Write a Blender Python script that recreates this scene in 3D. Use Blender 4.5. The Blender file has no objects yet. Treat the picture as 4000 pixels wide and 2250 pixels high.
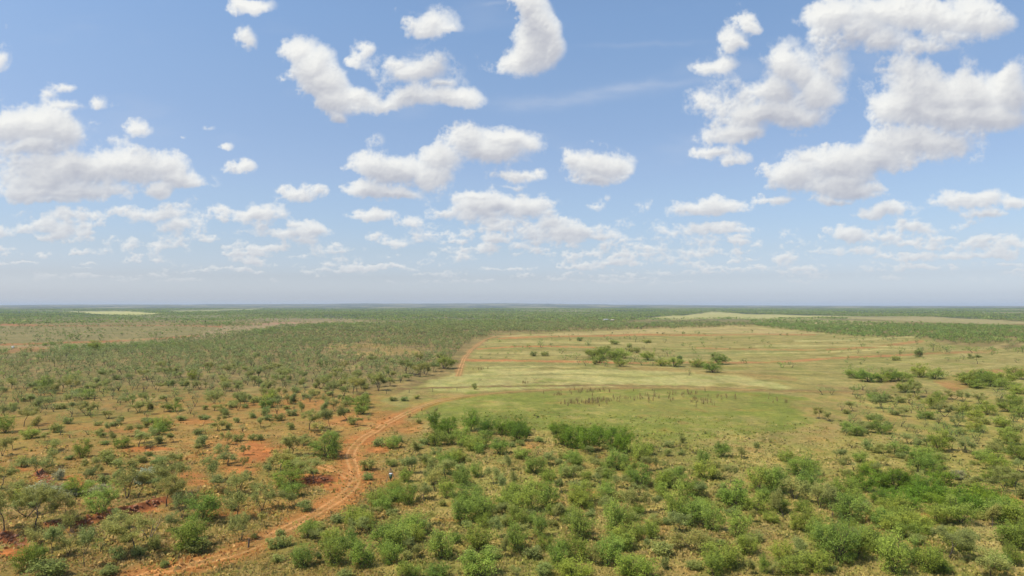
import bpy, math, random
import numpy as np
D = bpy.data
scn = bpy.context.scene
COL = scn.collection

# ---------------------------------------------------------------- noise and camera maths (pure numpy)
F_PX, CX, CY, HOR, CAM_H = 2667.0, 2000.0, 1125.0, 1193.0, 36.0
TILT = math.atan((HOR - CY) / F_PX)            # camera looks slightly up
def ray(u, v):
    """direction in the world of a pixel of the 4000 x 2250 frame"""
    a = (np.asarray(u, float) - CX) / F_PX; b = (CY - np.asarray(v, float)) / F_PX
    ct, st = math.cos(TILT), math.sin(TILT)
    return a, ct - b * st, st + b * ct
def project(x, y, z):
    """where a point of the world is seen, in the same frame"""
    ct, st = math.cos(TILT), math.sin(TILT)
    zz = z - CAM_H; d = y * ct + zz * st; d = np.where(d < 1e-3, 1e-3, d)
    return CX + F_PX * x / d, CY - F_PX * (zz * ct - y * st) / d
def _h(ix, iy, s):
    with np.errstate(over='ignore'):
        n = (ix.astype(np.uint32) * np.uint32(374761393) + iy.astype(np.uint32) * np.uint32(668265263) + np.uint32((s * 2246822519) & 0xffffffff))
        n = (n ^ (n >> np.uint32(13))) * np.uint32(1274126177)
        n ^= n >> np.uint32(16)
        n = n * np.uint32(2654435761); n ^= n >> np.uint32(15)
    return n
def perlin(x, y, s=0):
    x = np.asarray(x, float); y = np.asarray(y, float)
    fx = np.floor(x); fy = np.floor(y); ix = fx.astype(np.int64); iy = fy.astype(np.int64)
    x = x - fx; y = y - fy
    ux = x * x * x * (x * (x * 6 - 15) + 10); uy = y * y * y * (y * (y * 6 - 15) + 10)
    def g(dx, dy):
        a = (_h(ix + dx, iy + dy, s) & np.uint32(1023)).astype(float) * (2 * math.pi / 1024)
        return np.cos(a) * (x - dx) + np.sin(a) * (y - dy)
    a = g(0, 0); b = g(1, 0); c = g(0, 1); d = g(1, 1)
    return ((a + (b - a) * ux) * (1 - uy) + (c + (d - c) * ux) * uy) * 1.45
def fbm(x, y, o=4, s=0, gain=0.5):
    r = 0; a = 1.0; t = 0
    for k in range(o):
        r = r + a * perlin(x * 2 ** k + 17.3 * k, y * 2 ** k - 9.1 * k, s + k * 7); t += a; a *= gain
    return r / t
def billow(x, y, o=4, s=0, gain=0.5):
    r = 0; a = 1.0; t = 0
    for k in range(o):
        r = r + a * (1 - 2.2 * np.abs(perlin(x * 2 ** k + 5.7 * k, y * 2 ** k + 3.9 * k, s + k * 11))); t += a; a *= gain
    return r / t
def sstep(a, b, x):
    t = np.clip((x - a) / (b - a), 0, 1); return t * t * (3 - 2 * t)
def lin(c):
    c = np.asarray(c, float) / 255.0
    return np.where(c <= 0.04045, c / 12.92, ((c + 0.055) / 1.055) ** 2.4)

# ---------------------------------------------------------------- the cloud layer, as a map over azimuth and elevation
# cx, cy, rx, ry, strength[, angle] on a 2576 px wide view of the sky
CLOUDS = """
640 8 55 26 1;612 4 32 18 .8;622 92 26 30 .8 25;6 45 15 30 .5;5 125 22 40 .8;
155 210 34 18 .8;118 232 30 22 .7;165 262 52 17 .7;232 252 32 22 .8;275 270 28 10 .35;
350 328 40 26 .7;285 358 45 20 .45;225 298 26 8 .4;
85 322 118 58 1.15;160 335 48 46 1;18 312 60 45 1.1;80 372 100 24 .9;
205 425 215 50 1.1;100 450 130 48 1;330 425 120 40 1.05;410 425 60 38 1.05;440 452 90 28 1;475 464 62 13 .8;60 480 90 26 1;395 482 46 22 1;200 480 160 26 .9;120 497 140 14 .7;
150 540 105 26 .62;190 572 100 20 .55;395 540 120 24 .85;440 562 85 18 .75;470 520 40 14 .5;500 505 22 9 .4;
575 373 24 11 .6;525 316 20 8 .4;458 345 9 8 .4;617 421 42 17 .9;
640 532 84 27 1.05;560 526 36 13 .7;700 542 40 11 .7;750 500 52 24 .85;802 488 22 14 .7;
738 588 86 21 .9;790 582 38 21 .9;
745 128 42 42 .95;785 178 62 56 1.1;815 220 66 52 1.1;845 295 34 28 .8;835 258 60 30 1;900 248 74 32 1;980 255 92 25 .95;1060 240 92 32 1;1150 245 68 30 1.05;1190 250 34 26 .95;1055 168 112 46 1.1;1010 140 50 34 1;1110 150 56 34 .9;1130 205 64 25 .85;707 186 13 16 .55;
925 112 34 34 .85 -30;903 150 24 20 .7;1075 55 72 44 1.05;1128 70 40 18 .75;1035 50 42 34 .95;1042 106 32 10 .5;
1340 42 52 60 1.15;1322 135 74 52 1.1;1352 100 52 62 1.05;1300 152 48 34 1.05;1378 132 26 36 .9;
1170 355 58 42 1.05;1270 350 90 36 1.1;1230 378 115 42 1.1;1100 402 60 42 1;1005 428 95 36 1.05;955 420 80 34 1;930 478 74 26 1.05;1005 484 74 24 1;1080 450 66 34 1;1240 312 44 11 .5;1325 362 42 28 .9;955 355 30 22 .45;880 430 38 10 .5;
1508 416 84 48 1.15;1448 400 36 30 1;1562 415 42 34 1;1500 452 54 20 .95;1600 405 12 9 .35;
1298 440 72 21 .95;1285 470 50 11 .6;1352 430 20 12 .6;1310 488 70 9 .45;
1225 526 150 36 1.1;1330 522 58 26 1;1110 532 40 15 .9;1200 500 84 18 1;
945 541 56 19 1;937 596 34 14 .75;1060 602 58 14 .55;1425 582 118 25 .95;1385 556 42 15 .75;1500 592 42 17 .95;1240 602 48 13 .9;1150 609 38 10 .75;
1490 516 42 11 .5;1526 492 18 15 .5;
1878 52 34 30 .95 -35;1845 98 34 40 1;1812 150 46 30 .95;1775 250 44 28 .7;1715 342 26 18 .35;
1955 155 84 64 1.15;1920 230 94 60 1.1;1890 290 104 52 1.1;1850 342 80 32 1;2012 180 64 52 1.05;2060 232 76 58 1.1;2020 292 62 40 1;1960 290 92 48 1;2110 165 54 50 .8;2088 42 78 48 1.1;2150 82 96 60 .98;2210 112 80 46 .9;2255 48 150 48 1.05;2370 38 120 46 1;2462 38 80 52 1;2505 30 50 50 .95;2400 92 84 34 .62;2335 128 90 34 .62;2265 168 46 30 .5;1800 390 54 17 .8;1850 408 40 18 .6;
2350 245 142 62 1.15;2450 235 122 68 1.15;2545 215 62 78 1.15;2270 280 82 48 1.1;2385 292 172 42 1.15;2505 290 104 48 1.1;2540 178 42 42 1;2300 200 92 40 .66;
2300 370 166 42 1.05;2190 404 116 44 1;2120 425 104 44 1.1;1995 442 82 44 1.1;2030 400 52 26 .85;2130 472 124 32 1;1950 497 58 20 .85;2100 502 64 13 .8;2400 360 64 34 .95;
1740 527 112 24 .95;1800 518 84 24 .95;1760 582 114 20 .8;1830 572 52 14 .75;1600 517 14 7 .3;
2220 530 104 23 .9;2180 542 66 15 .8;2430 502 84 26 .95;2480 490 64 28 .95;2562 502 52 24 1;2480 537 54 14 .9;
2140 592 66 25 .9;2310 577 88 20 .85;2230 602 64 16 .7;2470 602 62 18 .8;2540 612 54 16 .75;2400 622 94 11 .6;
840 632 84 9 .6;830 664 26 9 .6;990 644 36 8 .45;720 664 42 7 .35;1560 646 62 13 .65;1640 636 72 14 .65;1740 630 84 17 .7;1850 640 52 11 .6;1740 664 52 8 .55;1300 640 46 11 .6;1090 660 70 10 .45;1460 660 70 10 .42;1980 652 64 18 .7;2080 636 74 13 .65;2180 630 74 14 .7;2310 647 74 11 .6;2420 640 64 13 .6;2470 662 28 9 .6;2530 640 44 11 .6;2050 668 80 7 .4;
70 582 105 14 .55;140 598 42 13 .65;20 640 42 11 .4;120 642 62 11 .4;350 622 74 17 .55;430 628 64 9 .45;350 655 76 16 .4;560 640 42 7 .35;520 600 54 13 .45;1980 590 40 14 .4;2010 610 70 10 .3;
1180 640 50 9 .35;1400 620 60 9 .3;650 668 60 7 .25;900 690 70 6 .2;1350 690 80 6 .2;1700 692 90 6 .22;2250 690 90 6 .2;2420 690 60 6 .22;450 690 80 6 .15;1560 688 50 5 .25
"""
VEILS = "1500 235 260 26 .3 -7;1640 212 190 14 .22 -5;1330 255 170 22 .16 0;1620 108 230 9 .16 -3;1250 12 60 8 .2 0;2320 90 220 90 .16 -10;330 330 160 60 .12 0;1750 370 120 50 .12 -20"
def parse(t):
    return [[float(k) for k in e.split()] for e in t.replace('\n', '').split(';') if e.strip()]
AZ0, AZ1, EL1 = -62.0, 62.0, 44.0              # degrees covered by the map
def cloud_map(W=2304, H=900):
    az = np.radians(np.linspace(AZ0, AZ1, W))[None, :]; el = np.radians((np.arange(H) + .5) / H * EL1)[:, None]
    dx = np.sin(az) * np.cos(el); dy = np.cos(az) * np.cos(el); dz = np.sin(el) + 0 * az
    U, V = project(dx * 1e5, dy * 1e5, dz * 1e5 + CAM_H)
    X = U / 1.55280; Y = V / 1.55280; hz = HOR / 1.55280
    q = np.maximum(hz - Y, 3.0) + 45.0         # local size of the clouds
    yy = np.linspace(-1800, 900, 2701); asp = 1 + 1.5 * np.exp(-np.maximum(hz - yy, 0) / 110)
    Yc = np.interp(Y, yy, np.cumsum(asp))
    base = [perlin(X * 2 ** k / 300 + 7.3 * k, Yc * 2 ** k / 300 - 3.7 * k, 40 + k) for k in range(8)]
    alt = [perlin(X * 2 ** k / 300 + 1.9 * k, Yc * 2 ** k / 300 + 5.1 * k, 70 + k) for k in range(8)]
    def band(N, r0, gain, bil=False):
        """noise whose coarsest wave is r0 times the local cloud size; no shear anywhere"""
        r = 0; t = 0
        for k in range(8):
            x = (300.0 / 2 ** k) / (q * r0)
            w = np.where(x > 1, np.exp(-3.0 * (x - 1) ** 2), x ** gain)
            n = 1 - 2.2 * np.abs(N[k]) if bil else N[k]
            r = r + w * n; t = t + w
        r = r / t; r = r - float(r[::4, ::4].mean()); return r / max(float(r[::4, ::4].std()), 1e-3) * .30
    wx = band(alt, .55, .7); wy = band(base, .55, .7)
    Xw = X + wx * q * .07; Yw = Y + wy * q * .055
    acc = np.zeros_like(X); rng = random.Random(5)
    L = parse(CLOUDS)
    for k in range(150):                       # the same sky goes on outside the frame
        yy = 40 + 640 * rng.random() ** .6; xx = rng.choice([-1, 1]) * rng.uniform(1380, 3600) + 1288
        s = (hz - yy + 40) / 600
        for j in range(rng.randint(1, 5)):
            L.append([xx + rng.uniform(-110, 110) * s, yy + rng.uniform(-25, 25) * s, rng.uniform(50, 120) * s, rng.uniform(22, 48) * s, rng.uniform(.5, 1.05) * min(1, s * 3)])
    for k in range(170):                        # crowd of flat little clouds low over the land
        xx = rng.uniform(-60, 2640); yy = rng.uniform(560, 712); s = (hz - yy + 25) / 190
        for j in range(rng.randint(1, 4)):
            L.append([xx + rng.uniform(-55, 55), yy + rng.uniform(-9, 9) * s, rng.uniform(22, 60), rng.uniform(8, 17) * s, rng.uniform(.35, .7)])
    K = 5.0
    for e in L:
        cx, cy, rx, ry, st = e[:5]; an = math.radians(e[5]) if len(e) > 5 else 0.0
        R = max(rx, ry) * 1.6 + 25
        col = np.where((np.abs(X[H // 3] - cx) < R * 1.6 + 60))[0]
        if not len(col): continue
        sl = slice(col[0], col[-1] + 1)
        row = np.where(np.abs(Y[:, (col[0] + col[-1]) // 2] - cy) < R * 1.5 + 40)[0]
        if not len(row): continue
        sr = slice(row[0], row[-1] + 1)
        a = Xw[sr, sl] - cx; b = Yw[sr, sl] - cy
        if an: a, b = a * math.cos(an) + b * math.sin(an), -a * math.sin(an) + b * math.cos(an)
        b = np.where(b > 0, b * 1.18, b)       # flatter base
        f = np.clip(1.44 - np.sqrt((a / rx) ** 2 + (b / ry) ** 2), 0, 1.2) * st
        acc[sr, sl] += np.exp(K * f) - 1
    F = np.log1p(acc) / K
    pf = band(base, .30, .8, True); ff = band(alt, .20, .55); big = band(base, 1.3, 1.6); mid = band(alt, .62, .9, True)
    core = sstep(0, .35, F)
    soft = sstep(1.15, .15, F)
    D = F - .37 + core * (.34 * pf * (.3 + .7 * soft) + .38 * mid * (.3 + .7 * soft) + .62 * ff * soft + .08 * ff + .16 * big)
    D = np.where(F <= 0.01, -1, D)
    dens = np.clip(D, 0, 3)
    thin = band(base[::-1][::-1], .16, .45)
    alpha = (1 - np.exp(-(dens * 3.6) ** 1.25)) * (.30 + .70 * sstep(.20, .86, F + .40 * ff + .34 * big + .2 * mid))
    halo = sstep(.14, .50, F + .4 * ff) * core * sstep(-.05, .75, band(alt, .30, .45) + .6 * mid) * .5
    alpha = np.maximum(alpha, halo)
    # light: how much cloud lies above / in front of each point towards the high sun
    iy, ix = np.mgrid[0:H, 0:W]
    pix = H / (EL1 * 60.6)                     # rows per view pixel, roughly
    occ = np.zeros_like(D)
    for k in range(1, 9):
        oy = np.clip(iy + (k * .042 * q * pix).astype(int), 0, H - 1); ox = np.clip(ix - (k * .012 * q * pix).astype(int), 0, W - 1)
        occ += dens[oy, ox] * (1.15 - k * .08)
    occ = occ / 8
    dsm = dens.copy()
    for k in range(3): dsm = (dsm + np.roll(dsm, 1, 0) + np.roll(dsm, -1, 0) + np.roll(dsm, 1, 1) + np.roll(dsm, -1, 1)) / 5
    hgt = np.sqrt(dsm + .05) * q * .16
    gy = np.gradient(hgt, axis=0) / 1.0; gx = np.gradient(hgt, axis=1)
    nl = (-gy * .75 + gx * .35 + .55) / np.sqrt(gx ** 2 + gy ** 2 + 1)
    lit = np.exp(-occ * 1.55)
    lit = np.clip(.36 + .70 * lit + .14 * (nl - .45) + .10 * pf + .05 * ff + .12 * mid, 0, 1.15)
    under = lin([184, 187, 198]); top = lin([248, 248, 244])
    t = np.clip((lit - .42) / .62, 0, 1)[..., None]
    col = under * (1 - t) + top * t
    # thin cloud lets the blue through, far cloud takes the colour of the air
    e = np.degrees(el) + 0 * az
    far = np.exp(-e / 3.6)[..., None]
    air = lin([206, 209, 217]) * (1 - np.clip(e / 9, 0, 1)[..., None]) + lin([206, 210, 220]) * np.clip(e / 9, 0, 1)[..., None]
    col = col * (1 - .8 * far) + air * .8 * far
    alpha = alpha * (1 - .45 * np.exp(-e / 3.0)) * sstep(.7, 3.4, e)
    vl = np.zeros_like(X)
    for e_ in parse(VEILS):
        cx, cy, rx, ry, st = e_[:5]; an = math.radians(e_[5]) if len(e_) > 5 else 0
        a = X + wx * 30 - cx; b = Y + wy * 14 - cy; a, b = a * math.cos(an) + b * math.sin(an), -a * math.sin(an) + b * math.cos(an)
        vl += st * np.exp(-2.2 * ((a / rx) ** 2 + (b / ry) ** 2)) * (.75 + .7 * fbm(X / 90, Y / 22, 4, 77))
    vl += .10 * sstep(.05, .6, fbm(X / 330, Y / 110, 4, 88)) * sstep(6, 14, e)
    vl = np.clip(vl, 0, 1) * (1 - alpha)
    vc = lin([205, 213, 228])
    A = alpha + vl
    rgb = (col * alpha[..., None] + vc * vl[..., None]) / np.maximum(A, 1e-4)[..., None]
    return rgb.astype(np.float32), A.astype(np.float32)
SKYTINT = [(0.0, (0.7661, 0.8145, 1.0182)), (0.02, (0.5901, 0.633, 0.8148)), (0.0575, (0.4779, 0.4814, 0.5886)), (0.1125, (0.4721, 0.4605, 0.5078)), (0.1625, (0.4824, 0.4747, 0.5038)), (0.22, (0.5064, 0.4934, 0.5085)), (0.27, (0.5234, 0.5028, 0.5159)), (0.36, (0.5352, 0.5256, 0.5342)), (0.4575, (0.5566, 0.564, 0.5659)), (0.5725, (0.5606, 0.5939, 0.6026))]      # corrects the clean-air sky for the pale, slightly dusty air of the day
CLOUDGAIN = 1.0
HAZE = 5.0e-5
GROUND_LIGHT = 1.30

# ---------------------------------------------------------------- camera
cam_d = D.cameras.new('camera'); cam = D.objects.new('camera', cam_d); COL.objects.link(cam)
cam_d.sensor_width = 36.0; cam_d.lens = 36.0 * F_PX / 4000.0
cam_d.clip_start = 1.0; cam_d.clip_end = 200000.0
cam.location = (0, 0, CAM_H); cam.rotation_euler = (math.pi / 2 + TILT, 0, 0)
scn.camera = cam

# ---------------------------------------------------------------- sun, exposure
SUN_DIR = np.array([-.86, -.42, 0.0]); SUN_DIR /= np.linalg.norm(SUN_DIR)
SUN_EL = math.radians(60)
SUN_ROT = math.atan2(SUN_DIR[0], SUN_DIR[1])
sv = (SUN_DIR[0] * math.cos(SUN_EL), SUN_DIR[1] * math.cos(SUN_EL), math.sin(SUN_EL))
sl = D.lights.new('sun', 'SUN'); sl.energy = 4.2; sl.angle = math.radians(0.8); sl.color = (1.0, 0.955, 0.88)
so = D.objects.new('sun', sl); COL.objects.link(so)
from mathutils import Vector
so.rotation_euler = Vector(sv).to_track_quat('Z', 'Y').to_euler(); so.location = (-200, -200, 500)
vs = scn.view_settings
scn.display_settings.display_device = 'sRGB'
vs.view_transform = 'Standard'; vs.look = 'None'; vs.gamma = 1.0; vs.exposure = 0.0; vs.use_curve_mapping = False
scn.render.engine = 'CYCLES'
scn.cycles.max_bounces = 6; scn.cycles.transparent_max_bounces = 8

# ---------------------------------------------------------------- sky: Nishita air behind a map of the cloud layer
class NT:
    def __init__(s, t): s.t = t; t.nodes.clear()
    def n(s, typ, **k):
        o = s.t.nodes.new(typ)
        for a, b in k.items(): setattr(o, a, b)
        return o
    def l(s, a, b): s.t.links.new(a, b)
    def m(s, op, a, b=None, c=None):
        o = s.t.nodes.new('ShaderNodeMath'); o.operation = op
        for i, x in enumerate((a, b, c)):
            if x is None: continue
            if isinstance(x, (int, float)): o.inputs[i].default_value = x
            else: s.l(x, o.inputs[i])
        return o.outputs[0]
    def mix(s, fac, a, b, mode='MIX'):
        o = s.t.nodes.new('ShaderNodeMix'); o.data_type = 'RGBA'; o.blend_type = mode; o.clamp_factor = True
        for i, x in ((0, fac), (6, a), (7, b)):
            if isinstance(x, (int, float)): o.inputs[i].default_value = x
            elif isinstance(x, (tuple, list, np.ndarray)): o.inputs[i].default_value = (float(x[0]), float(x[1]), float(x[2]), 1)
            else: s.l(x, o.inputs[i])
        return o.outputs[2]
    def ramp(s, fac, stops, interp='LINEAR'):
        o = s.t.nodes.new('ShaderNodeValToRGB'); r = o.color_ramp; r.interpolation = interp
        while len(r.elements) < len(stops): r.elements.new(1.0)
        for e, (p, c) in zip(r.elements, stops):
            e.position = p; e.color = (float(c[0]), float(c[1]), float(c[2]), 1)
        if fac is not None: s.l(fac, o.inputs[0])
        return o.outputs[0]
    def noise(s, vec, scale, detail=3.0, rough=.55):
        o = s.t.nodes.new('ShaderNodeTexNoise'); o.inputs['Scale'].default_value = scale
        o.inputs['Detail'].default_value = detail; o.inputs['Roughness'].default_value = rough
        s.l(vec, o.inputs['Vector']); return o.outputs[0]

STRENGTH = 0.15
rgb, al = cloud_map()
H_, W_ = al.shape
edge = np.minimum(1, np.minimum(np.arange(W_), W_ - 1 - np.arange(W_)) / 40.0)[None, :] * np.minimum(1, (H_ - 1 - np.arange(H_)) / 40.0)[:, None]
px = np.empty((H_, W_, 4), np.float32); px[..., :3] = rgb; px[..., 3] = al * edge
img = D.images.new('cloud_layer', W_, H_, alpha=True, float_buffer=True)
img.colorspace_settings.name = 'Linear Rec.709'; img.alpha_mode = 'CHANNEL_PACKED'
img.pixels.foreach_set(px.ravel()); img.update()
try: img.pack()
except Exception: pass
w = D.worlds.new('World'); scn.world = w; w.use_nodes = True
t = NT(w.node_tree)
geo = t.n('ShaderNodeTexCoord'); sep = t.n('ShaderNodeSeparateXYZ'); t.l(geo.outputs['Generated'], sep.inputs[0])
x, y, z = sep.outputs
azn = t.m('MULTIPLY', t.m('ARCTAN2', x, y), 180 / math.pi); eln = t.m('MULTIPLY', t.m('ARCSINE', z), 180 / math.pi)
cb = t.n('ShaderNodeCombineXYZ')
t.l(t.m('DIVIDE', t.m('SUBTRACT', azn, AZ0), AZ1 - AZ0), cb.inputs[0]); t.l(t.m('DIVIDE', eln, EL1), cb.inputs[1])
it = t.n('ShaderNodeTexImage', image=img, extension='CLIP', interpolation='Linear'); t.l(cb.outputs[0], it.inputs[0])
sky = t.n('ShaderNodeTexSky', sky_type='NISHITA', sun_disc=False, sun_elevation=SUN_EL, sun_rotation=SUN_ROT, altitude=500.0, air_density=1.0, dust_density=2.0, ozone_density=1.5)
tint = t.ramp(t.m('DIVIDE', eln, 40.0), SKYTINT)
sk2 = t.n('ShaderNodeVectorMath', operation='SCALE'); t.l(sky.outputs[0], sk2.inputs[0]); sk2.inputs['Scale'].default_value = 2.0
skyc = t.mix(1.0, sk2.outputs[0], tint, 'MULTIPLY')
cl = t.n('ShaderNodeVectorMath', operation='SCALE'); t.l(it.outputs[0], cl.inputs[0]); cl.inputs['Scale'].default_value = CLOUDGAIN / STRENGTH
fin = t.mix(it.outputs[1], skyc, cl.outputs[0])
bg = t.n('ShaderNodeBackground'); t.l(fin, bg.inputs[0]); bg.inputs[1].default_value = STRENGTH
wo = t.n('ShaderNodeOutputWorld'); t.l(bg.outputs[0], wo.inputs[0])

# ---------------------------------------------------------------- terrain
def terrain(x, y):
    x = np.asarray(x, float); y = np.asarray(y, float)
    r = np.hypot(x, y); az = np.degrees(np.arctan2(x, np.maximum(y, 1e-6)))
    h = .55 * perlin(x / 41, y / 41, 1) + .22 * perlin(x / 11, y / 11, 2) * sstep(30, 60, r)
    h = h + sstep(250, 900, r) * 3.2 * perlin(x / 230, y / 300, 3) + sstep(1500, 5000, r) * 13 * fbm(x / 1700, y / 1500, 3, 4)
    amp = np.interp(az, [-60, -38, -25, -12, 0, 10, 22, 38, 60], [30, 42, 60, 92, 98, 55, 26, 14, 10])
    rough = 1 + .22 * fbm(az * .35, r / 9000, 5, 9)
    h = h + sstep(9000, 21000, r) * amp * rough * sstep(80000, 26000, r)
    # low eroded banks below the camera on the left: a step down towards the viewer
    for pts, drop, rim in BANKS:
        s, d, f = side_dist(x, y, pts)
        inside = sstep(7, 0, np.maximum(0, d - np.abs(s)))
        h = h + drop * (sstep(-.7, .5, s) * np.exp(-np.maximum(s, 0) / rim) * inside)
    return h
def side_dist(x, y, pts):
    """signed distance beyond a line (+ = away from the camera), plain distance to it"""
    best = np.full(np.shape(x), 1e9); sd = np.zeros(np.shape(x))
    for (ax, ay), (bx, by) in zip(pts[:-1], pts[1:]):
        ex, ey = bx - ax, by - ay; L = math.hypot(ex, ey)
        t = np.clip(((x - ax) * ex + (y - ay) * ey) / (L * L), 0, 1)
        dx = x - (ax + ex * t); dy = y - (ay + ey * t); d = np.hypot(dx, dy)
        s = ((x - ax) * -ey + (y - ay) * ex) / L
        m = d < best; best = np.where(m, d, best); sd = np.where(m, np.sign(s) * np.minimum(np.abs(s), d + 1e-6), sd)
    return sd, best, None
def flat(u, v, z=0.0):
    a, b, c = ray(u, v); t = (z - CAM_H) / c; return a * t, b * t
BANKS = []
for line, drop, rim in (([(640, 1975), (560, 2000), (480, 2022), (380, 2048), (290, 2062), (190, 2085)], 1.15, 9), ([(0, 2118), (50, 2128), (95, 2140)], .8, 7), ([(1190, 1882), (1250, 1880), (1290, 1868)], .7, 7), ([(150, 1845), (190, 1890), (250, 1915)], .6, 6)):
    p = [tuple(float(k) for k in flat(a, b)) for a, b in line]
    if p[0][0] > p[-1][0]: p = p[::-1]
    BANKS.append((p, drop, rim))
def ground_at(u, v):
    """point of the terrain seen at a pixel"""
    a, b, c = ray(u, v); z = 0.0 * np.asarray(u, float)
    for k in range(7):
        t = np.minimum((z - CAM_H) / np.minimum(c, -1e-4), 60000); z = z * .3 + .7 * terrain(a * t, b * t)
    t = (z - CAM_H) / np.minimum(c, -1e-4)
    return a * t, b * t, terrain(a * t, b * t)

# ---------------------------------------------------------------- ground colours, from areas traced on the ground
SC = 1.55280
def poly_sd(X, Y, P):
    """signed distance (+ inside) to polygon P"""
    d = np.full(X.shape, 1e9); ins = np.zeros(X.shape, bool); n = len(P)
    for i in range(n):
        ax, ay = P[i]; bx, by = P[(i + 1) % n]; ex, ey = bx - ax, by - ay
        t = np.clip(((X - ax) * ex + (Y - ay) * ey) / (ex * ex + ey * ey + 1e-9), 0, 1)
        d = np.minimum(d, np.hypot(X - ax - ex * t, (Y - ay - ey * t) * 1.0))
        c = ((ay > Y) != (by > Y)) & (X < (bx - ax) * (Y - ay) / ((by - ay) if by != ay else 1e-9) + ax); ins ^= c
    return np.where(ins, d, -d)
def line_d(X, Y, P):
    d = np.full(X.shape, 1e9)
    for (ax, ay), (bx, by) in zip(P[:-1], P[1:]):
        ex, ey = bx - ax, by - ay
        t = np.clip(((X - ax) * ex + (Y - ay) * ey) / (ex * ex + ey * ey + 1e-9), 0, 1)
        d = np.minimum(d, np.hypot(X - ax - ex * t, Y - ay - ey * t))
    return d
def pp(s): return [tuple(float(k) for k in e.split()) for e in s.split(',')]
# areas: polygon, colour, edge softness in view pixels, edge noise, opacity
AREAS = [
 ("-900 985,950 985,960 1120,860 1180,700 1330,420 1449,-900 1449", (158,124,66), 30, 26, 1),
 ("-900 1240,350 1240,560 1290,700 1330,600 1380,380 1449,-900 1449", (148,118,68), 20, 20, .9),
 ("-900 985,500 985,300 1040,-900 1050", (146,122,70), 12, 14, .8),
 ("-900 835,-300 822,200 814,420 813,700 828,640 850,480 858,330 862,190 872,100 890,0 906,-900 930", (138,126,82), 4, 6, 1),
 ("90 886,200 872,330 866,420 868,300 900,120 905", (128,122,76), 4, 4, .8),
 ("560 822,700 808,900 806,1010 815,960 826,780 822,640 832,500 850,440 856", (164,140,108), 2.5, 6, .7),
 ("-400 872,60 868,300 860,500 848,560 838,620 832,560 846,400 860,150 874,-100 884", (176,146,110), 1.2, 3, .6),
 ("150 783.5,300 782.5,430 790.5,330 794.5,230 791", (188,182,120), 1, .6, 1),
 ("420 782,560 779,660 776,640 780,520 785,430 785", (158,160,98), .8, .6, .9),
 ("560 797,760 801,880 800,900 806,700 808,600 804", (152,132,104), 2, 2, .6),
 ("1180 893,1235 850,1275 840,1500 832,1750 822,1900 817,2010 826,2120 838,2300 850,2420 870,2576 878,3300 890,3300 1000,2500 985,2130 975,1980 1010,1650 975,1250 960,1050 985,1020 1030,960 1010,1080 955,1150 935", (156,142,82), 6, 7, 1),
 ("1240 846,1400 838,1700 824,1850 820,1960 828,2080 838,1950 842,1750 838,1500 842,1300 850", (184,160,106), 3, 2, 1),
 ("1920 812,2080 812,2200 816,2100 822,1960 820", (180,164,112), 1.5, 1, .8),
 ("1590 802,1700 795,1790 785,1900 790,2050 793,2190 798,2050 801,1900 803,1830 801,1700 804", (180,172,116), 1, .8, 1),
 ("2130 796.5,2350 797.5,2450 802,2560 808,2700 812,2500 816,2400 813,2250 807,2130 802", (166,152,108), 1.2, 2, .9),
 ("1060 966,1145 938,1250 928,1400 922,1560 930,1700 930,1860 938,1960 962,1990 984,1850 981,1650 974,1480 972,1300 974,1150 980", (182,171,108), 9, 22, .9),
 ("1400 880,1560 872,1700 880,1820 905,1980 930,1900 948,1750 930,1560 925,1420 905", (150,134,78), 8, 10, .7),
 ("1035 1052,1075 1012,1200 990,1400 980,1650 977,1900 986,2030 1000,2085 1028,2075 1062,1950 1090,1800 1104,1650 1108,1500 1090,1300 1078,1120 1070", (130,133,56), 6, 5, 1),
 ("1400 992,1700 985,1880 1000,1840 1035,1600 1050,1400 1035", (148,138,72), 24, 26, .7),
 ("1010 1085,1120 1070,1330 1100,1640 1125,1660 1190,1400 1180,1100 1150,980 1120", (146,122,66), 20, 22, .8),
 ("2000 1020,2140 990,2200 1030,2120 1100,1900 1140,1680 1150,1680 1112,1900 1095,2050 1070", (158,136,80), 20, 20, .8),
 ("1080 1300,1400 1290,1600 1350,1700 1449,1300 1449,1050 1449,900 1400", (166,142,82), 30, 30, .7),
 ("1600 1320,1850 1300,2000 1330,1980 1449,1600 1449", (166,142,82), 22, 26, .9),
 ("2380 1300,2460 1290,2576 1330,2900 1400,2900 1449,2500 1420", (184,158,104), 10, 12, .9),
 ("2350 960,2420 935,2600 925,2700 930,2500 950,2400 985", (172,118,72), 4, 6, .7),
 ("2230 950,2420 1002,2380 1010,2200 990", (160,124,84), 6, 8, .5),
]
AREAS.append(("1900 806,2000 803,2120 806,2300 811,2200 812,2050 809", (168,156,106), 1, 1, .9))
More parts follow.
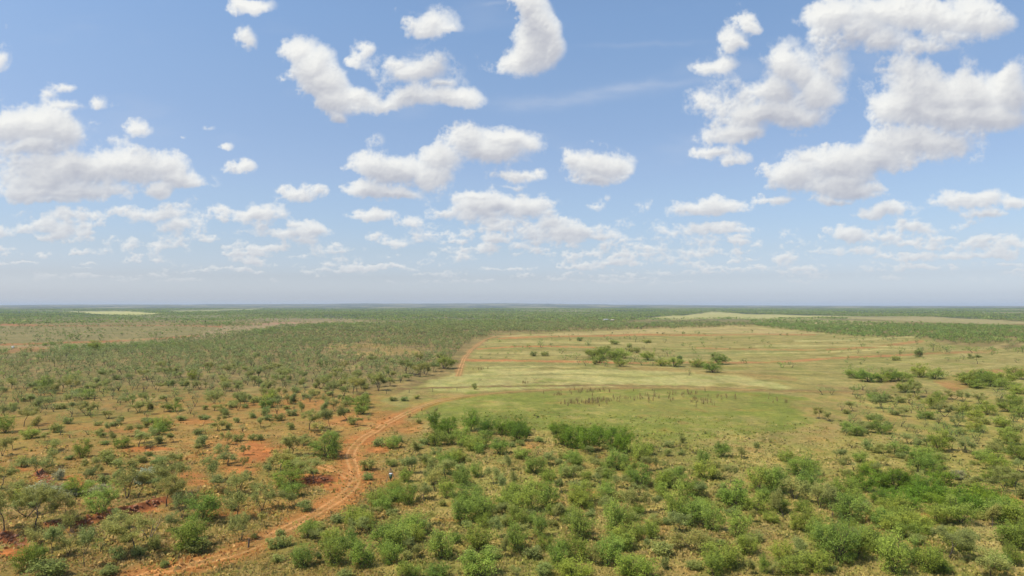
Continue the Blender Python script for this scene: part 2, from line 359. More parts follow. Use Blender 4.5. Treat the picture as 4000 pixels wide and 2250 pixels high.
# bands of bare red or pale ground: line, half width (px), colour, opacity
STRIPES = [
 ("1560 912,1650 913,1760 910", 2.2, (180,118,72), .6),
 ("1740 910,1850 911,2000 909,2150 901,2290 893", 2.8, (182,124,78), .8),
 ("1165 904,1300 906,1450 909,1560 912", 3.0, (188,124,76), .85),
 ("2290 893,2400 886,2500 882", 3.5, (176,116,76), .5),
 ("1200 878,1300 872,1420 872,1500 874", 1.8, (190,120,72), .8),
 ("1255 852,1400 847,1600 842,1800 843", 2.2, (182,118,70), .75),
 ("1800 843,1900 841,2050 843", 2.0, (176,120,74), .6),
 ("1750 876,1850 878,1950 880,2050 880", 2, (184,122,76), .5),
 ("2080 880,2200 872,2320 858", 3, (182,118,76), .6),
 ("1210 862,1400 860,1650 864", 2.0, (184,166,104), .8),
 ("1200 887,1400 890,1600 895,1750 905", 2.4, (178,162,100), .8),
 ("1900 870,2100 868,2300 872", 2.2, (186,172,108), .8),
 ("2000 858,2150 856,2300 848", 2, (188,174,112), .7),
 ("1850 890,2050 888,2200 880,2300 878", 2.2, (188,172,108), .8),
 ("1700 888,1850 887,1980 884", 4, (136,136,74), .7),
 ("1180 915,1300 914,1500 918", 5, (140,134,76), .7),
 ("1560 925,1700 930,1860 940,2000 955", 6, (166,136,80), .6),
 ("0 818,200 820,420 818,560 822", 1.6, (184,108,76), .6),
 ("280 858,420 850,500 843", 2.2, (182,118,82), .7),
 ("0 868,150 862,300 858", 3, (176,112,70), .7),
 ("0 890,60 880,130 882", 6, (176,108,66), .5),
 ("620 815,760 812,900 818", 1.8, (186,136,112), .6),
 ("880 850,940 858,1010 850", 2, (196,140,86), .5),
 ("1120 795,1125 815", 2, (186,140,104), .8),
 ("830 872,930 868,1050 885,900 890", 7, (180,148,84), .5),
 ("1000 977,1300 973,1500 970,1800 974,2150 984", 2.3, (132,106,66), .9),
 ("1050 1000,1300 985,1500 976,1700 975,2000 983,2200 988", 5, (150,128,78), .7),
 ("2060 970,2200 990,2400 995", 5, (150,122,78), .5),
]
# patches of bare red earth: cx cy rx ry strength
RED = "640 1140 55 34 .9;600 1185 60 18 .7;390 1190 40 9 .9;470 1195 60 8 .6;500 1215 40 10 .6;370 1130 70 7 .8;40 1390 60 16 1;190 1210 30 14 .9;240 1220 18 6 .8;30 1180 45 14 .9;540 1290 60 10 .6;350 1283 90 9 1;820 1210 60 14 1;780 1200 40 10 .7;860 1225 50 12 .8;900 1110 50 14 1;950 1130 40 10 .8;990 1120 30 10 .5;1030 1075 35 16 .5;920 1200 40 30 .5;960 1210 50 20 .5;870 1150 30 26 .5;1010 1240 30 10 .4;1110 1310 40 8 .4;1150 1270 30 8 .3;730 1040 60 10 .4;620 1020 90 8 .4;480 1060 110 8 .45;300 1080 90 8 .3;880 1060 60 20 .5;960 1050 40 20 .35;1600 1165 60 10 .25;1560 1255 30 12 .35;1480 1240 30 10 .3;1400 1270 26 10 .35;1330 1120 30 10 .35;1690 1120 20 8 .2;2350 1300 50 10 .5;2440 1290 30 10 .4;2200 1340 60 12 .3;2540 1260 40 10 .4;1900 1205 30 8 .3;2060 1230 20 8 .3;2330 1370 60 16 .25;1660 1330 40 10 .2;600 1135 120 50 .35;760 1015 110 14 .4;150 1330 60 12 .3"
TRACKS = {
 'dirt_track': ("250 1500,380 1440,470 1424,560 1402,640 1374,700 1340,760 1308,830 1272,878 1236,895 1210,890 1180,880 1155,884 1132,903 1110,930 1092,965 1068,1010 1045,1070 1018,1140 1001,1260 987,1450 977,1700 976,1950 984,2150 988", 2.2),
 'field_track': ("1152 946,1157 932,1163 912,1174 893,1192 874,1216 857,1250 846,1290 842,1400 839,1600 832", 1.4),
 'spur_track': ("806 1172,838 1184,866 1192,888 1208", 1.3),
}
TRW = {k: [tuple(float(q) for q in ground_at(a * SC, b * SC)[:2]) for a, b in pp(v[0])] for k, v in TRACKS.items()}
def smooth(P, n=3):
    for k in range(n):
        Q = [P[0]]
        for a, b in zip(P[:-1], P[1:]): Q += [(a[0] * .75 + b[0] * .25, a[1] * .75 + b[1] * .25), (a[0] * .25 + b[0] * .75, a[1] * .25 + b[1] * .75)]
        P = Q + [P[-1]]
    return P
TRS = {k: smooth(v, 2) for k, v in TRW.items()}
def ground_colour(x, y, want_bare=False):
    x = np.asarray(x, float); y = np.asarray(y, float); shp = x.shape; x = x.ravel(); y = y.ravel()
    r = np.hypot(x, y)
    U, V = project(x, y, terrain(x, y) * sstep(2500, 400, r) + 0 * x)
    behind = y < 8
    X = np.where(behind, -5000, np.clip(U / SC, -4000, 6000)); Y = np.where(behind, 1449, np.clip(V / SC, 700, 1700))
    q = np.clip(Y - 768, 3, 800) / 300.0
    n1 = fbm(x / 9, y / 9, 4, 11); n2 = fbm(x / 38, y / 38, 4, 12); n3 = fbm(x / 150, y / 170, 4, 13); n4 = fbm(x / 900, y / 1200, 4, 14); n5 = fbm(x / 3, y / 3, 3, 15)
    def L(c): return lin(c)[None, :]
    base = np.where((X < 1000)[:, None], L((146,118,68)), L((154,128,74)))
    mixw = sstep(900, 1150, X + 60 * n2)[:, None]
    base = L((150,122,66)) * (1 - mixw) + L((164,146,80)) * mixw
    # under the woods and far away
    wd = sstep(1010, 960, Y + 10 * n2)[:, None]
    base = base * (1 - wd) + L((138,118,74)) * wd
    fd = sstep(815, 796, Y + 4 * n3)[:, None]
    base = base * (1 - fd) + L((116,118,78)) * fd
    wxm = n2 * 1.0 + .6 * n1 * sstep(500, 150, r)
    for ps, c, soft, nz, op in AREAS:
        P = pp(ps); xs = [a for a, b in P]; ys = [b for a, b in P]; m = (X > min(xs) - 60) & (X < max(xs) + 60) & (Y > min(ys) - 40) & (Y < max(ys) + 40)
        if not m.any(): continue
        d = poly_sd(X[m], Y[m], P) + nz * 1.6 * (wxm[m] + .5 * n3[m])
        a = (sstep(-soft * .6, soft * .6, d) * op)[:, None]
        base[m] = base[m] * (1 - a) + L(c) * a
    # hue drift of the grass
    g = sstep(-.05, .55, n2 + .5 * n3 + .3 * n1)[:, None] * .42
    base = base * (1 - g) + L((126,124,60)) * g * (base.sum(1, keepdims=True) / L((150,128,72)).sum()) 
    s = sstep(.0, .6, -n2 * .8 + .7 * n1 + .4 * n5)[:, None] * .45
    base = base * (1 - s) + L((182,156,98)) * s
    rd = sstep(.05, .6, fbm(x / 22 + 50, y / 22, 5, 19) - .15 + .25 * n3)[:, None] * np.where(X < 1000, .5, .22)[:, None] * sstep(960, 1010, Y)[:, None]
    base = base * (1 - rd) + L((176,114,60)) * rd
    # old terraces: long contour streaks in the fields
    yb = y - .0011 * np.maximum(x - 40, 0) ** 2 + .0006 * np.maximum(-x - 20, 0) ** 2      # the terraces follow the rise of the field
    st = fbm(x / 230 + n3 * .5, yb / 15 + n3 * 2.6 + n2 * .5, 4, 23)
    fm = sstep(1170, 1230, X) * sstep(975, 940, Y) * sstep(812, 822, Y)
    k = (np.clip(st * 2.8 + n1 * .8, -1, 1) * fm)[:, None]
    base = np.where(k > 0, base * (1 - .38 * k) + L((186,170,108)) * .38 * k, base * (1 + .45 * k) - L((112,108,50)) * .45 * k)
    for ps, w_, c, op in STRIPES:
        P = pp(ps); xs = [a for a, b in P]; ys = [b for a, b in P]; m = (X > min(xs) - 40) & (X < max(xs) + 40) & (Y > min(ys) - 20) & (Y < max(ys) + 20)
        if not m.any(): continue
        d = line_d(X[m], Y[m] + n3[m] * 3 * q[m] * 4, P)
        a = (sstep(w_ * 1.25, w_ * .5, d + w_ * .9 * n1[m] + w_ * .7 * n5[m]) * op * sstep(-.75, -.1, n2[m] + .45 * n1[m]))[:, None]
        base[m] = base[m] * (1 - a) + L(c) * a
    red = np.zeros(len(x))
    for e in RED.split(';'):
        cx, cy, rx, ry, s_ = [float(k) for k in e.split()]
        d = np.sqrt(((X - cx) / rx) ** 2 + ((Y - cy) / ry) ** 2) + .7 * n1 + .4 * n2 + .35 * n5
        red = np.maximum(red, s_ * sstep(1.25, .55, d))
    fz = fbm(x / 5 , y / 16, 4, 41) * sstep(900, 300, r) + .8 * fbm(x / 24, y / 60, 4, 42)
    base = base * (1 + .26 * fz[:, None])
    gp = (sstep(.10, .5, fbm(x / 30 + 9, y / 45, 4, 43)) * .5 * sstep(1100, 1200, X) + sstep(-.1, .4, fbm(x / 7 + 3, y / 9, 4, 44)) * .55 * sstep(420, 250, r) * (.55 + .45 * sstep(900, 1100, X)))[:, None]
    op_ = sstep(.1, .5, fbm(x / 8 - 7, y / 10, 4, 45))[:, None] * .30 * sstep(420, 250, r)[:, None]; base = base * (1 - op_) + L((176,126,68)) * op_
    gp = np.clip(gp, 0, .7)
    base = base * (1 - gp) + L((132,136,60)) * gp
    for pts, drop, rim in BANKS:
        s_, d, _ = side_dist(x, y, pts); red = np.maximum(red, sstep(1.5, .6, np.abs(d) + .7 * n5 + .5 * n1) )
    rc = L((188,116,62)) * (1 + .5 * n5[:, None]) * (1 + .25 * n1[:, None])
    bank = np.zeros(len(x))
    for pts, drop, rim in BANKS:
        s_, d, _ = side_dist(x, y, pts); bank = np.maximum(bank, sstep(1.3, .4, np.abs(d) + .7 * n5))
    rc = rc * (1 - .85 * bank[:, None]) + L((128,74,50)) * (1 + .6 * n5[:, None]) * .85 * bank[:, None]
    base = base * (1 - red[:, None]) + rc * red[:, None]
    # verges of the tracks are bare orange earth
    bare = red.copy()
    for k_, P in TRS.items():
        wv = TRACKS[k_][1]; m = r < 900
        d = np.full(len(x), 1e9); d[m] = line_d(x[m], y[m], P)
        near = sstep(300, 215, r) * .85 + .15 * (1 if k_ != 'dirt_track' else 1)
        a = sstep(wv * 2.3, wv * .6, d + 1.8 * n1 + 1.5 * n2) * np.where(k_ == 'field_track', 1, near) * (.8 if k_ != 'spur_track' else .6)
        rut = sstep(.42, .12, np.abs(d - .85)) * sstep(600, 500, r) * (1 if k_ != 'dirt_track' else sstep(300, 215, r) * .8 + .2)
        tc = L((188,124,68)) if k_ != 'field_track' else L((178,134,84)) * (1 + .25 * n5[:, None])
        base = base * (1 - a[:, None]) + tc * a[:, None]
        gs = sstep(.0, .5, n5 + n1 * .6)[:, None] * a[:, None] * .35
        base = base * (1 - gs) + L((164,132,80)) * gs
        base = base * (1 - .75 * rut[:, None]) + L((206,152,96)) * .75 * rut[:, None]
        bare = np.maximum(bare, np.maximum(a * .8, rut))
    # distant country: woods and clearings drawn out by the flat view
    far = sstep(820, 790, Y)
    w2 = sstep(-.22, .06, fbm(x / 700, y / 1100, 5, 31) + .25 * n2)
    fc = L((58,74,50)) * w2[:, None] + L((138,132,94)) * (1 - w2[:, None])
    fk = (far * (.35 + .6 * sstep(1500, 2600, r)) * (1 - .0))[:, None]
    keep = sstep(.2, .7, np.abs(base - L((116,118,78))).sum(1) / .25)[:, None]
    base = base * (1 - fk * (1 - keep)) + fc * fk * (1 - keep)
    base = base * (1 + .10 * n5[:, None] * sstep(900, 200, r)[:, None] + .10 * n1[:, None])
    alb = np.clip(base / GROUND_LIGHT, .012, .6)
    if want_bare: return alb.reshape(shp + (3,)), bare.reshape(shp)
    return alb.reshape(shp + (3,))

# ---------------------------------------------------------------- helpers that make objects
def mesh_obj(name, co, faces, mats, parent=None, mi=None, col=None, smooth_=False, nper=None):
    me = D.meshes.new(name); co = np.asarray(co, np.float32); faces = np.asarray(faces, np.int32)
    k = faces.shape[1]; nf = len(faces)
    me.vertices.add(len(co)); me.vertices.foreach_set('co', co.ravel())
    me.loops.add(nf * k); me.loops.foreach_set('vertex_index', faces.ravel())
    me.polygons.add(nf); me.polygons.foreach_set('loop_start', np.arange(0, nf * k, k, dtype=np.int32))
    try: me.polygons.foreach_set('loop_total', np.full(nf, k, np.int32))
    except Exception: pass
    if mi is not None: me.polygons.foreach_set('material_index', np.asarray(mi, np.int32))
    if smooth_: me.polygons.foreach_set('use_smooth', np.ones(nf, bool))
    for m in (mats if isinstance(mats, (list, tuple)) else [mats]): me.materials.append(m)
    if col is not None:
        a = me.color_attributes.new('tone', 'FLOAT_COLOR', 'POINT'); c = np.ones((len(co), 4), np.float32); c[:, :3] = col
        a.data.foreach_set('color', c.ravel())
    me.update(calc_edges=True)
    o = D.objects.new(name, me); COL.objects.link(o)
    if parent: o.parent = parent
    return o
def tag(o, label=None, cat=None, group=None, kind=None):
    if label: o['label'] = label
    if cat: o['category'] = cat
    if group: o['group'] = group
    if kind: o['kind'] = kind
    return o
def empty(name, loc, rz=0.0, sc=(1, 1, 1)):
    o = D.objects.new(name, None); COL.objects.link(o); o.location = loc; o.rotation_euler = (0, 0, rz); o.scale = sc; o.empty_display_size = .3; return o
class Mat(NT):
    def __init__(s, name):
        s.mat = D.materials.new(name); s.mat.use_nodes = True; NT.__init__(s, s.mat.node_tree)
        s.p = s.n('ShaderNodeBsdfPrincipled'); s.o = s.n('ShaderNodeOutputMaterial'); s.l(s.p.outputs[0], s.o.inputs[0])
        s.p.inputs['Specular IOR Level'].default_value = .15
    def base(s, c): s.l(c, s.p.inputs['Base Color'])
    def rough(s, v): s.p.inputs['Roughness'].default_value = v
def plain(name, c, rough=.7, var=.2, scale=6.0, metal=0.0):
    m = Mat(name); tc = m.n('ShaderNodeTexCoord'); nz = m.noise(tc.outputs['Object'], scale, 4)
    c = np.asarray(c, float); m.base(m.ramp(nz, [(.25, c * (1 - var)), (.75, np.minimum(c * (1 + var), 1))])); m.rough(rough); m.p.inputs['Metallic'].default_value = metal
    return m.mat

# ---------------------------------------------------------------- the ground: one sheet out to the horizon
def ground_mat():
    m = Mat('ground_earth_and_grass'); at = m.n('ShaderNodeVertexColor', layer_name='tone'); g = m.n('ShaderNodeNewGeometry'); pos = g.outputs['Position']
    a = m.noise(pos, 2.6, 4, .65); b = m.noise(pos, .55, 4, .6); c = m.noise(pos, .09, 5, .65)
    f1 = m.ramp(a, [(.22, (.62, .60, .54)), (.5, (1, 1, 1)), (.80, (1.42, 1.42, 1.34))])
    f2 = m.ramp(b, [(.28, (.72, .78, .66)), (.5, (1, 1, 1)), (.72, (1.24, 1.20, 1.08))])
    f3 = m.ramp(c, [(.3, (.76, .86, .70)), (.5, (1, 1, 1)), (.70, (1.17, 1.12, 1.02))])
    x1 = m.mix(1.0, at.outputs[0], f1, 'MULTIPLY'); x2 = m.mix(1.0, x1, f2, 'MULTIPLY'); x3 = m.mix(1.0, x2, f3, 'MULTIPLY')
    m.base(x3); m.rough(.95)
    bp = m.n('ShaderNodeBump'); bp.inputs['Strength'].default_value = .5; bp.inputs['Distance'].default_value = .25; m.l(a, bp.inputs['Height']); m.l(bp.outputs[0], m.p.inputs['Normal'])
    return m.mat
GM = ground_mat()
rr = [0.0, 12, 24, 36, 46]; r_ = 54.0
while r_ < 62000: rr.append(r_); r_ *= 1.0066 if r_ < 330 else (1.0095 if r_ < 3000 else 1.014)
rr.append(62000.0); rr = np.array(rr)
azs = np.radians(np.concatenate([np.arange(-180, -52, 4.0), np.arange(-52, 52, .125), np.arange(52, 180, 4.0)]))
na = len(azs); R2, A2 = np.meshgrid(rr, azs, indexing='ij')
gx = R2 * np.sin(A2); gy = R2 * np.cos(A2); gz = terrain(gx, gy)
i = np.arange(len(rr) - 1)[:, None] * na; j = np.arange(na)[None, :]; j2 = (j + 1) % na
fq = np.stack([i + j, i + j2, i + na + j2, i + na + j], -1).reshape(-1, 4)
GC = ground_colour(gx, gy)
ground = mesh_obj('ground', np.stack([gx, gy, gz], -1).reshape(-1, 3), fq[:, ::-1], GM, col=GC.reshape(-1, 3), smooth_=True)
tag(ground, kind='structure')

# ---------------------------------------------------------------- plants seen one by one in the photograph
# per 1000 x 550 view of the frame: x of the foot, y of the foot, height, width (m mesquite, g leafy bush, s small shrub, y grey sage, d dead wood)
TILES = {
(0, 1700): """20 210 150 110m;500 165 95 190m;820 225 140 150g;515 315 140 170m;215 320 80 90s;390 400 150 200m;20 540 180 240m;150 600 110 160m;600 450 90 80y;760 590 140 260g;930 400 140 150m;1085 290 80 100s;1195 330 80 90s;1330 345 90 100s;1400 120 150 240m;1610 80 70 90s;1750 75 90 130m;1420 270 60 110s;1590 340 110 160m;1720 310 110 130m;1810 260 70 50s;2020 190 90 130m;2220 230 130 170m;2290 105 120 130m;2390 60 70 110s;2530 50 60 60s;1280 640 260 220m;1390 620 190 220m;1770 630 300 330m;1680 720 260 320m;1960 610 80 200d;1430 490 130 160y;1180 480 100 160m;1040 500 80 100s;990 410 90 110m;2150 470 230 180m;2200 590 150 230m;2400 600 200 230m;2290 300 120 200m;2430 330 100 100m;1030 770 240 290g;360 960 330 330m;40 1010 340 300m;620 860 220 230m;720 1020 90 180d;710 950 150 200m;1160 900 130 100m;1100 970 130 220m;350 1170 190 210m;510 1240 230 190m;680 1220 170 170m;850 1320 300 200m;1005 1180 110 90g;1350 1200 340 420m;1400 1210 80 120s;1500 1050 220 250d;1830 830 230 170m;2030 880 290 360g;1900 1160 260 330g;2000 1050 160 180m;2000 1190 130 180s;2400 850 230 280m;2320 720 160 150m;2330 950 120 130m;2420 1070 260 170m;260 1360 200 180g;370 1300 150 140g;500 1425 140 260s;1180 1260 120 110s;1550 1150 120 100s;2560 1040 50 60s;1740 960 150 150m;440 600 90 260y;680 620 60 200y;1520 410 70 120y;980 590 70 180y;330 640 70 150y;1260 1070 60 100s;1090 1400 70 160s;1650 1330 60 90s""",
(1000, 1700): """30 50 60 90s;340 220 210 320m;720 230 260 340g;240 390 200 280m;330 520 200 320g;570 440 200 340m;130 430 130 150m;60 760 250 250m;350 620 130 220g;230 740 160 200m;400 700 120 160m;500 760 90 140s;90 930 120 120m;100 820 40 120d;1230 110 80 110s;1370 130 110 170g;1560 210 150 170m;1820 105 150 200g;1950 90 120 150g;2100 100 180 250g;2300 120 170 260g;2450 190 150 200g;1330 300 60 50s;1120 350 110 150s;1130 450 70 100s;1810 260 130 140m;1930 400 220 180g;1560 380 170 180m;1500 470 140 130g;1690 510 150 190m;1800 560 220 220m;2080 530 200 200g;2220 420 140 140g;2390 500 160 180m;2500 570 160 150m;2530 350 150 120m;1220 720 170 220g;1400 670 170 190g;1270 760 130 190g;1520 700 180 200g;1700 670 150 230m;1910 620 170 180g;1990 600 110 120m;980 880 160 240g;1180 860 110 220m;830 880 80 130s;520 1030 170 210g;640 950 70 110s;1050 990 150 180m;1590 930 110 150g;1600 1080 150 180g;1760 900 120 200m;2080 890 240 230g;2250 850 250 300g;2300 930 130 160g;2440 1030 200 170m;2560 700 180 200g;2480 800 120 150m;2230 1150 230 290g;1860 1240 260 270g;1700 1000 120 140m;1430 1150 250 270g;1290 1130 230 280g;790 1300 300 240g;760 1100 150 180g;640 1080 120 150m;1060 1320 240 260g;1340 1280 200 220g;920 1140 160 200g;470 1320 190 230g;200 1130 90 160s;310 1110 90 110s;590 1290 110 120m;1530 1260 100 90s;1640 1240 130 130m;2250 1430 270 390g;1480 1450 180 150g;1570 1440 130 140g;1820 1440 130 230g;890 1440 80 160s;2520 1250 200 150m;330 330 120 180g;1640 330 120 150m;1980 250 110 130m;2180 310 90 120m;1400 900 100 120s;1130 1240 70 110s;250 1010 60 90s;1750 1170 110 130m;2000 1090 110 140g""",
(2000, 1700): """60 60 170 240g;500 100 140 230g;620 130 160 220g;760 160 170 220g;880 110 150 200g;1050 160 190 240g;1160 190 210 250g;1290 270 220 250g;30 520 160 120m;100 230 110 180g;220 380 180 220g;380 300 120 150m;500 240 80 80s;480 350 100 160m;620 480 160 220m;370 480 130 160g;640 330 150 150g;850 370 110 180m;930 370 120 130g;1060 340 180 220g;1180 380 130 190g;1380 360 130 170m;1500 340 80 110m;1280 520 200 260g;1140 540 120 200m;180 760 280 250g;370 720 220 230g;720 700 230 320g;650 720 160 200g;590 840 120 140m;60 930 220 200g;1210 750 200 290m;1030 1000 330 240g;1130 960 200 190g;1250 1060 180 140g;1400 1050 200 150g;1420 760 130 150m;1270 800 110 150g;1830 620 180 260g;1520 520 160 160g;1620 530 180 230g;1560 210 70 80s;1930 290 130 120g;2120 220 150 170g;2310 230 100 110m;1720 80 80 60s;1580 120 60 110s;1800 910 240 280g;1640 870 340 230g;1940 670 170 190m;2240 730 230 280g;2100 430 90 110m;2200 480 150 140m;2480 560 230 250g;2010 380 90 130m;2020 960 250 200g;2280 1030 280 210g;2450 780 170 220g;280 1020 230 170g;330 1160 160 150g;40 1170 260 240g;470 1320 240 210g;640 1250 230 260g;690 1040 270 280g;850 1310 170 110m;980 1290 250 290g;1120 1180 120 100g;1250 1440 210 390g;650 1440 170 360g;1380 1170 120 110m;1540 1350 120 80s;2030 1410 230 190g;2350 1390 130 140m;2540 1390 170 100g;40 1430 90 160m;330 1410 110 150s;2460 130 60 60s;2060 330 60 80s;1700 200 50 70s;1560 900 70 90s;2100 1120 60 90s;940 760 90 110m;850 470 80 110m;240 590 140 170g;500 600 150 180m;2380 880 110 140m""",
(3000, 1700): """180 260 100 160g;370 400 200 330g;80 580 240 260g;270 650 190 260m;430 560 170 260g;520 740 230 180m;650 840 250 220m;760 630 180 250g;960 560 140 230g;820 870 230 290g;740 380 100 150m;780 290 80 120m;860 360 80 80m;930 270 90 130g;1000 150 90 80s;1110 390 90 120m;1140 300 90 120m;1280 180 110 230g;1270 80 70 150g;1420 90 90 150m;1500 120 70 80s;1720 160 170 190g;2010 180 120 150m;1660 340 130 230g;1520 380 200 250g;1760 330 120 120m;1740 500 130 230g;1900 440 70 120y;2320 160 90 90s;2170 250 90 150g;2300 350 130 210g;2440 90 90 160g;2520 240 170 200g;2100 560 110 200m;2490 610 190 290m;2560 640 100 90s;2400 450 100 150g;2230 470 100 150g;1150 520 140 230g;1300 560 190 310g;1450 560 150 270g;1520 620 150 230g;1150 680 140 270g;1350 730 160 290g;1620 640 180 270g;1750 760 180 270g;1860 700 160 260g;1940 880 220 310g;2080 680 150 250g;2150 780 170 270g;2260 930 160 190m;2350 870 180 270g;2470 900 170 230g;2560 1150 210 210g;2450 1100 170 260g;1260 800 150 270g;1350 900 150 230g;1480 960 170 250g;1180 930 140 220g;1090 870 130 210g;440 980 220 230g;290 960 140 140g;700 1260 380 440g;560 1150 220 270g;900 1240 240 250g;360 1180 130 210m;1140 1180 200 310g;1260 1380 350 280g;1000 1080 140 210g;1430 1300 210 150g;1840 1250 260 340m;1640 1370 220 270g;1780 1390 100 140g;2250 1430 190 260m;130 1270 180 200g;260 1390 160 260g;50 1400 110 140m;1400 1040 150 190g;1550 1000 130 180g;1700 880 150 220g;960 800 110 170m;160 830 230 200m;2010 790 150 230g;2230 690 130 200g;2420 780 150 220g;110 760 150 200g;600 700 140 190g;880 700 130 180g""",
(1000, 1150): """770 1040 160 180m;980 1005 170 190m;1230 970 190 210m;1350 920 90 130m;1510 800 200 200m;1650 830 130 160m;1710 815 120 140m;1890 745 110 200g;1640 690 90 80m;1450 890 70 60m;1110 1010 90 120m;1080 1140 130 200g;1540 870 70 120m;910 1260 130 170m;960 1310 80 90s;250 1050 100 120m;95 1050 110 130m;560 1020 70 70s;390 1110 100 120m;480 1060 80 80m;460 1190 110 120m;65 1140 70 60s;100 1220 90 80s;690 1220 120 150m;800 1180 120 160m;850 1130 110 90m;540 1360 190 270m;760 1390 210 180m;610 1420 110 150m;45 1340 90 120m;225 1270 70 100s;360 1220 60 110s;350 1360 70 80s;650 950 110 130m;395 990 60 80s;300 940 80 90m;2200 955 60 60s;1620 1050 40 60s;1380 1070 40 80s;1490 1070 40 80s;1540 1240 70 110g;1740 1270 80 110g;1900 1290 60 90s;1640 1300 50 60s;1790 1340 120 130g;1950 1400 130 230g;2160 1370 160 210g;2330 1400 140 210g;2480 1410 140 210g;1850 1410 100 160g;290 1260 50 30s;1060 960 100 130m;1160 900 110 150m;860 960 100 150m;720 900 90 140m;500 940 90 120m;150 960 90 130m""",
(0, 1150): """50 1390 140 160g;240 1330 140 200m;400 1370 110 140m;570 1390 80 110s;680 1300 50 80s;720 1200 90 120m;940 1160 60 80g;1090 1250 70 120m;1130 1380 80 110m;1000 1417 60 70s;1210 1300 60 70s;1450 1210 110 130m;1470 1340 60 60s;1620 1370 140 200g;2040 1260 50 70s;2160 1170 190 180m;1650 1180 80 110m;2080 1400 70 120g;2240 1320 90 90m;2310 1230 70 120m;2300 1360 60 60s;2380 1290 50 60s;2470 1120 120 130m;1960 1130 90 90m;1850 1090 60 80m;860 1130 50 60s;790 1140 60 80m;60 1240 110 120m;210 1060 60 110m;470 970 130 150g;630 980 110 120m;120 950 70 100m;330 990 90 130m;960 560 80 200g;780 570 50 130g;420 600 40 60g;20 600 50 80g;1160 560 50 70g;520 555 35 60g;590 520 30 60g;1010 465 45 50g;800 455 40 70g;710 455 35 70g;380 475 45 90m;1180 1090 70 110m;1290 1180 60 90m;540 1180 70 110m;400 1120 70 110m;280 1160 60 90m""",
(2000, 1150): """295 535 65 95g;580 470 35 35s;680 470 35 50s;770 520 60 70g;500 600 50 80g;215 620 40 60s;330 620 40 70s;640 655 55 120g;530 655 40 70g;745 720 65 100g;820 650 130 210g;920 640 90 130g;1040 660 100 140g;940 590 60 130g;1100 640 80 160g;1085 725 75 120g;935 725 55 75g;835 705 50 50s;670 705 40 35s;1235 680 60 100g;1310 715 60 100g;1370 660 75 140g;1410 720 55 100g;1500 720 65 110g;1500 655 50 80g;1630 725 85 140g;1690 660 40 50s;1570 620 60 60g;1530 580 35 60g;1860 730 65 140g;1885 670 45 80g;2070 705 95 150g;2020 785 90 175g;1180 450 30 40s;1240 480 55 40g;1180 540 40 45s;1330 450 30 45s;1360 490 30 80s;1540 485 30 40s;1870 405 30 45g;1520 400 30 30s;1460 395 20 40s;1030 500 35 80s;930 435 20 30s;605 415 25 35s;1000 410 25 35s;1250 590 50 60s;1190 590 40 50s;1320 550 25 40s;2310 690 30 30s;50 1400 130 210g;120 1420 90 130g;450 1400 90 170g;560 1420 90 160g;700 1420 80 160g;850 1420 80 160g;1000 1420 70 160g;1120 1420 60 140g;880 690 70 110g;1180 700 50 80g""",
(3000, 1150): """150 735 40 70g;800 810 60 100g;890 845 80 150g;1020 780 40 110g;1010 880 90 180g;1150 880 80 130g;1230 870 90 160g;1320 870 80 170g;1390 985 120 200g;1500 1030 130 190m;1540 830 95 150g;1680 850 80 120g;1770 840 50 100g;955 965 70 120g;550 1010 70 110m;640 1010 60 90m;2105 700 65 100m;1520 630 60 60s;1660 570 70 80g;1340 590 45 70g;1240 540 30 60g;945 530 40 60g;1050 492 20 40g;1800 580 50 100g;2060 590 50 120g;2250 600 40 110g;2510 590 40 60g;2555 585 40 40g;2410 565 30 50s;1290 665 35 60s;1960 660 35 40s;2000 910 100 120g;2070 880 90 180g;2180 870 80 140g;2100 940 60 140g;2240 920 90 160g;2350 900 90 150g;2500 850 80 160g;2500 1000 80 140g;1880 455 35 120g;2350 480 40 120g;980 1230 70 140g;740 1170 70 100m;510 1250 100 110m;630 1270 80 130m;1140 1150 120 190m;1260 1080 70 140m;1100 1080 90 190g;1450 1110 90 120m;1250 1170 60 120g;1340 1090 60 90s;1640 1150 110 170g;1870 1060 80 160m;1970 1080 90 100m;2100 1270 100 150g;2210 1210 120 190g;2350 1060 80 100m;1130 1400 110 200g;1500 1420 70 140g;1600 1250 90 170g;2410 1420 70 180g;2260 1300 60 120m;2370 1340 90 140g;970 1400 50 80s;2420 1180 110 180g;2540 1230 100 170g;1780 1230 100 160m;1950 1200 100 170g;1720 1080 90 150g;2480 1100 100 160g;2140 1100 90 150m;1370 1230 80 120m;1900 1330 90 150m;2080 1380 90 140g;1340 1330 80 120g;850 1010 70 130m;2420 960 70 150g;2300 990 70 130g""",
}

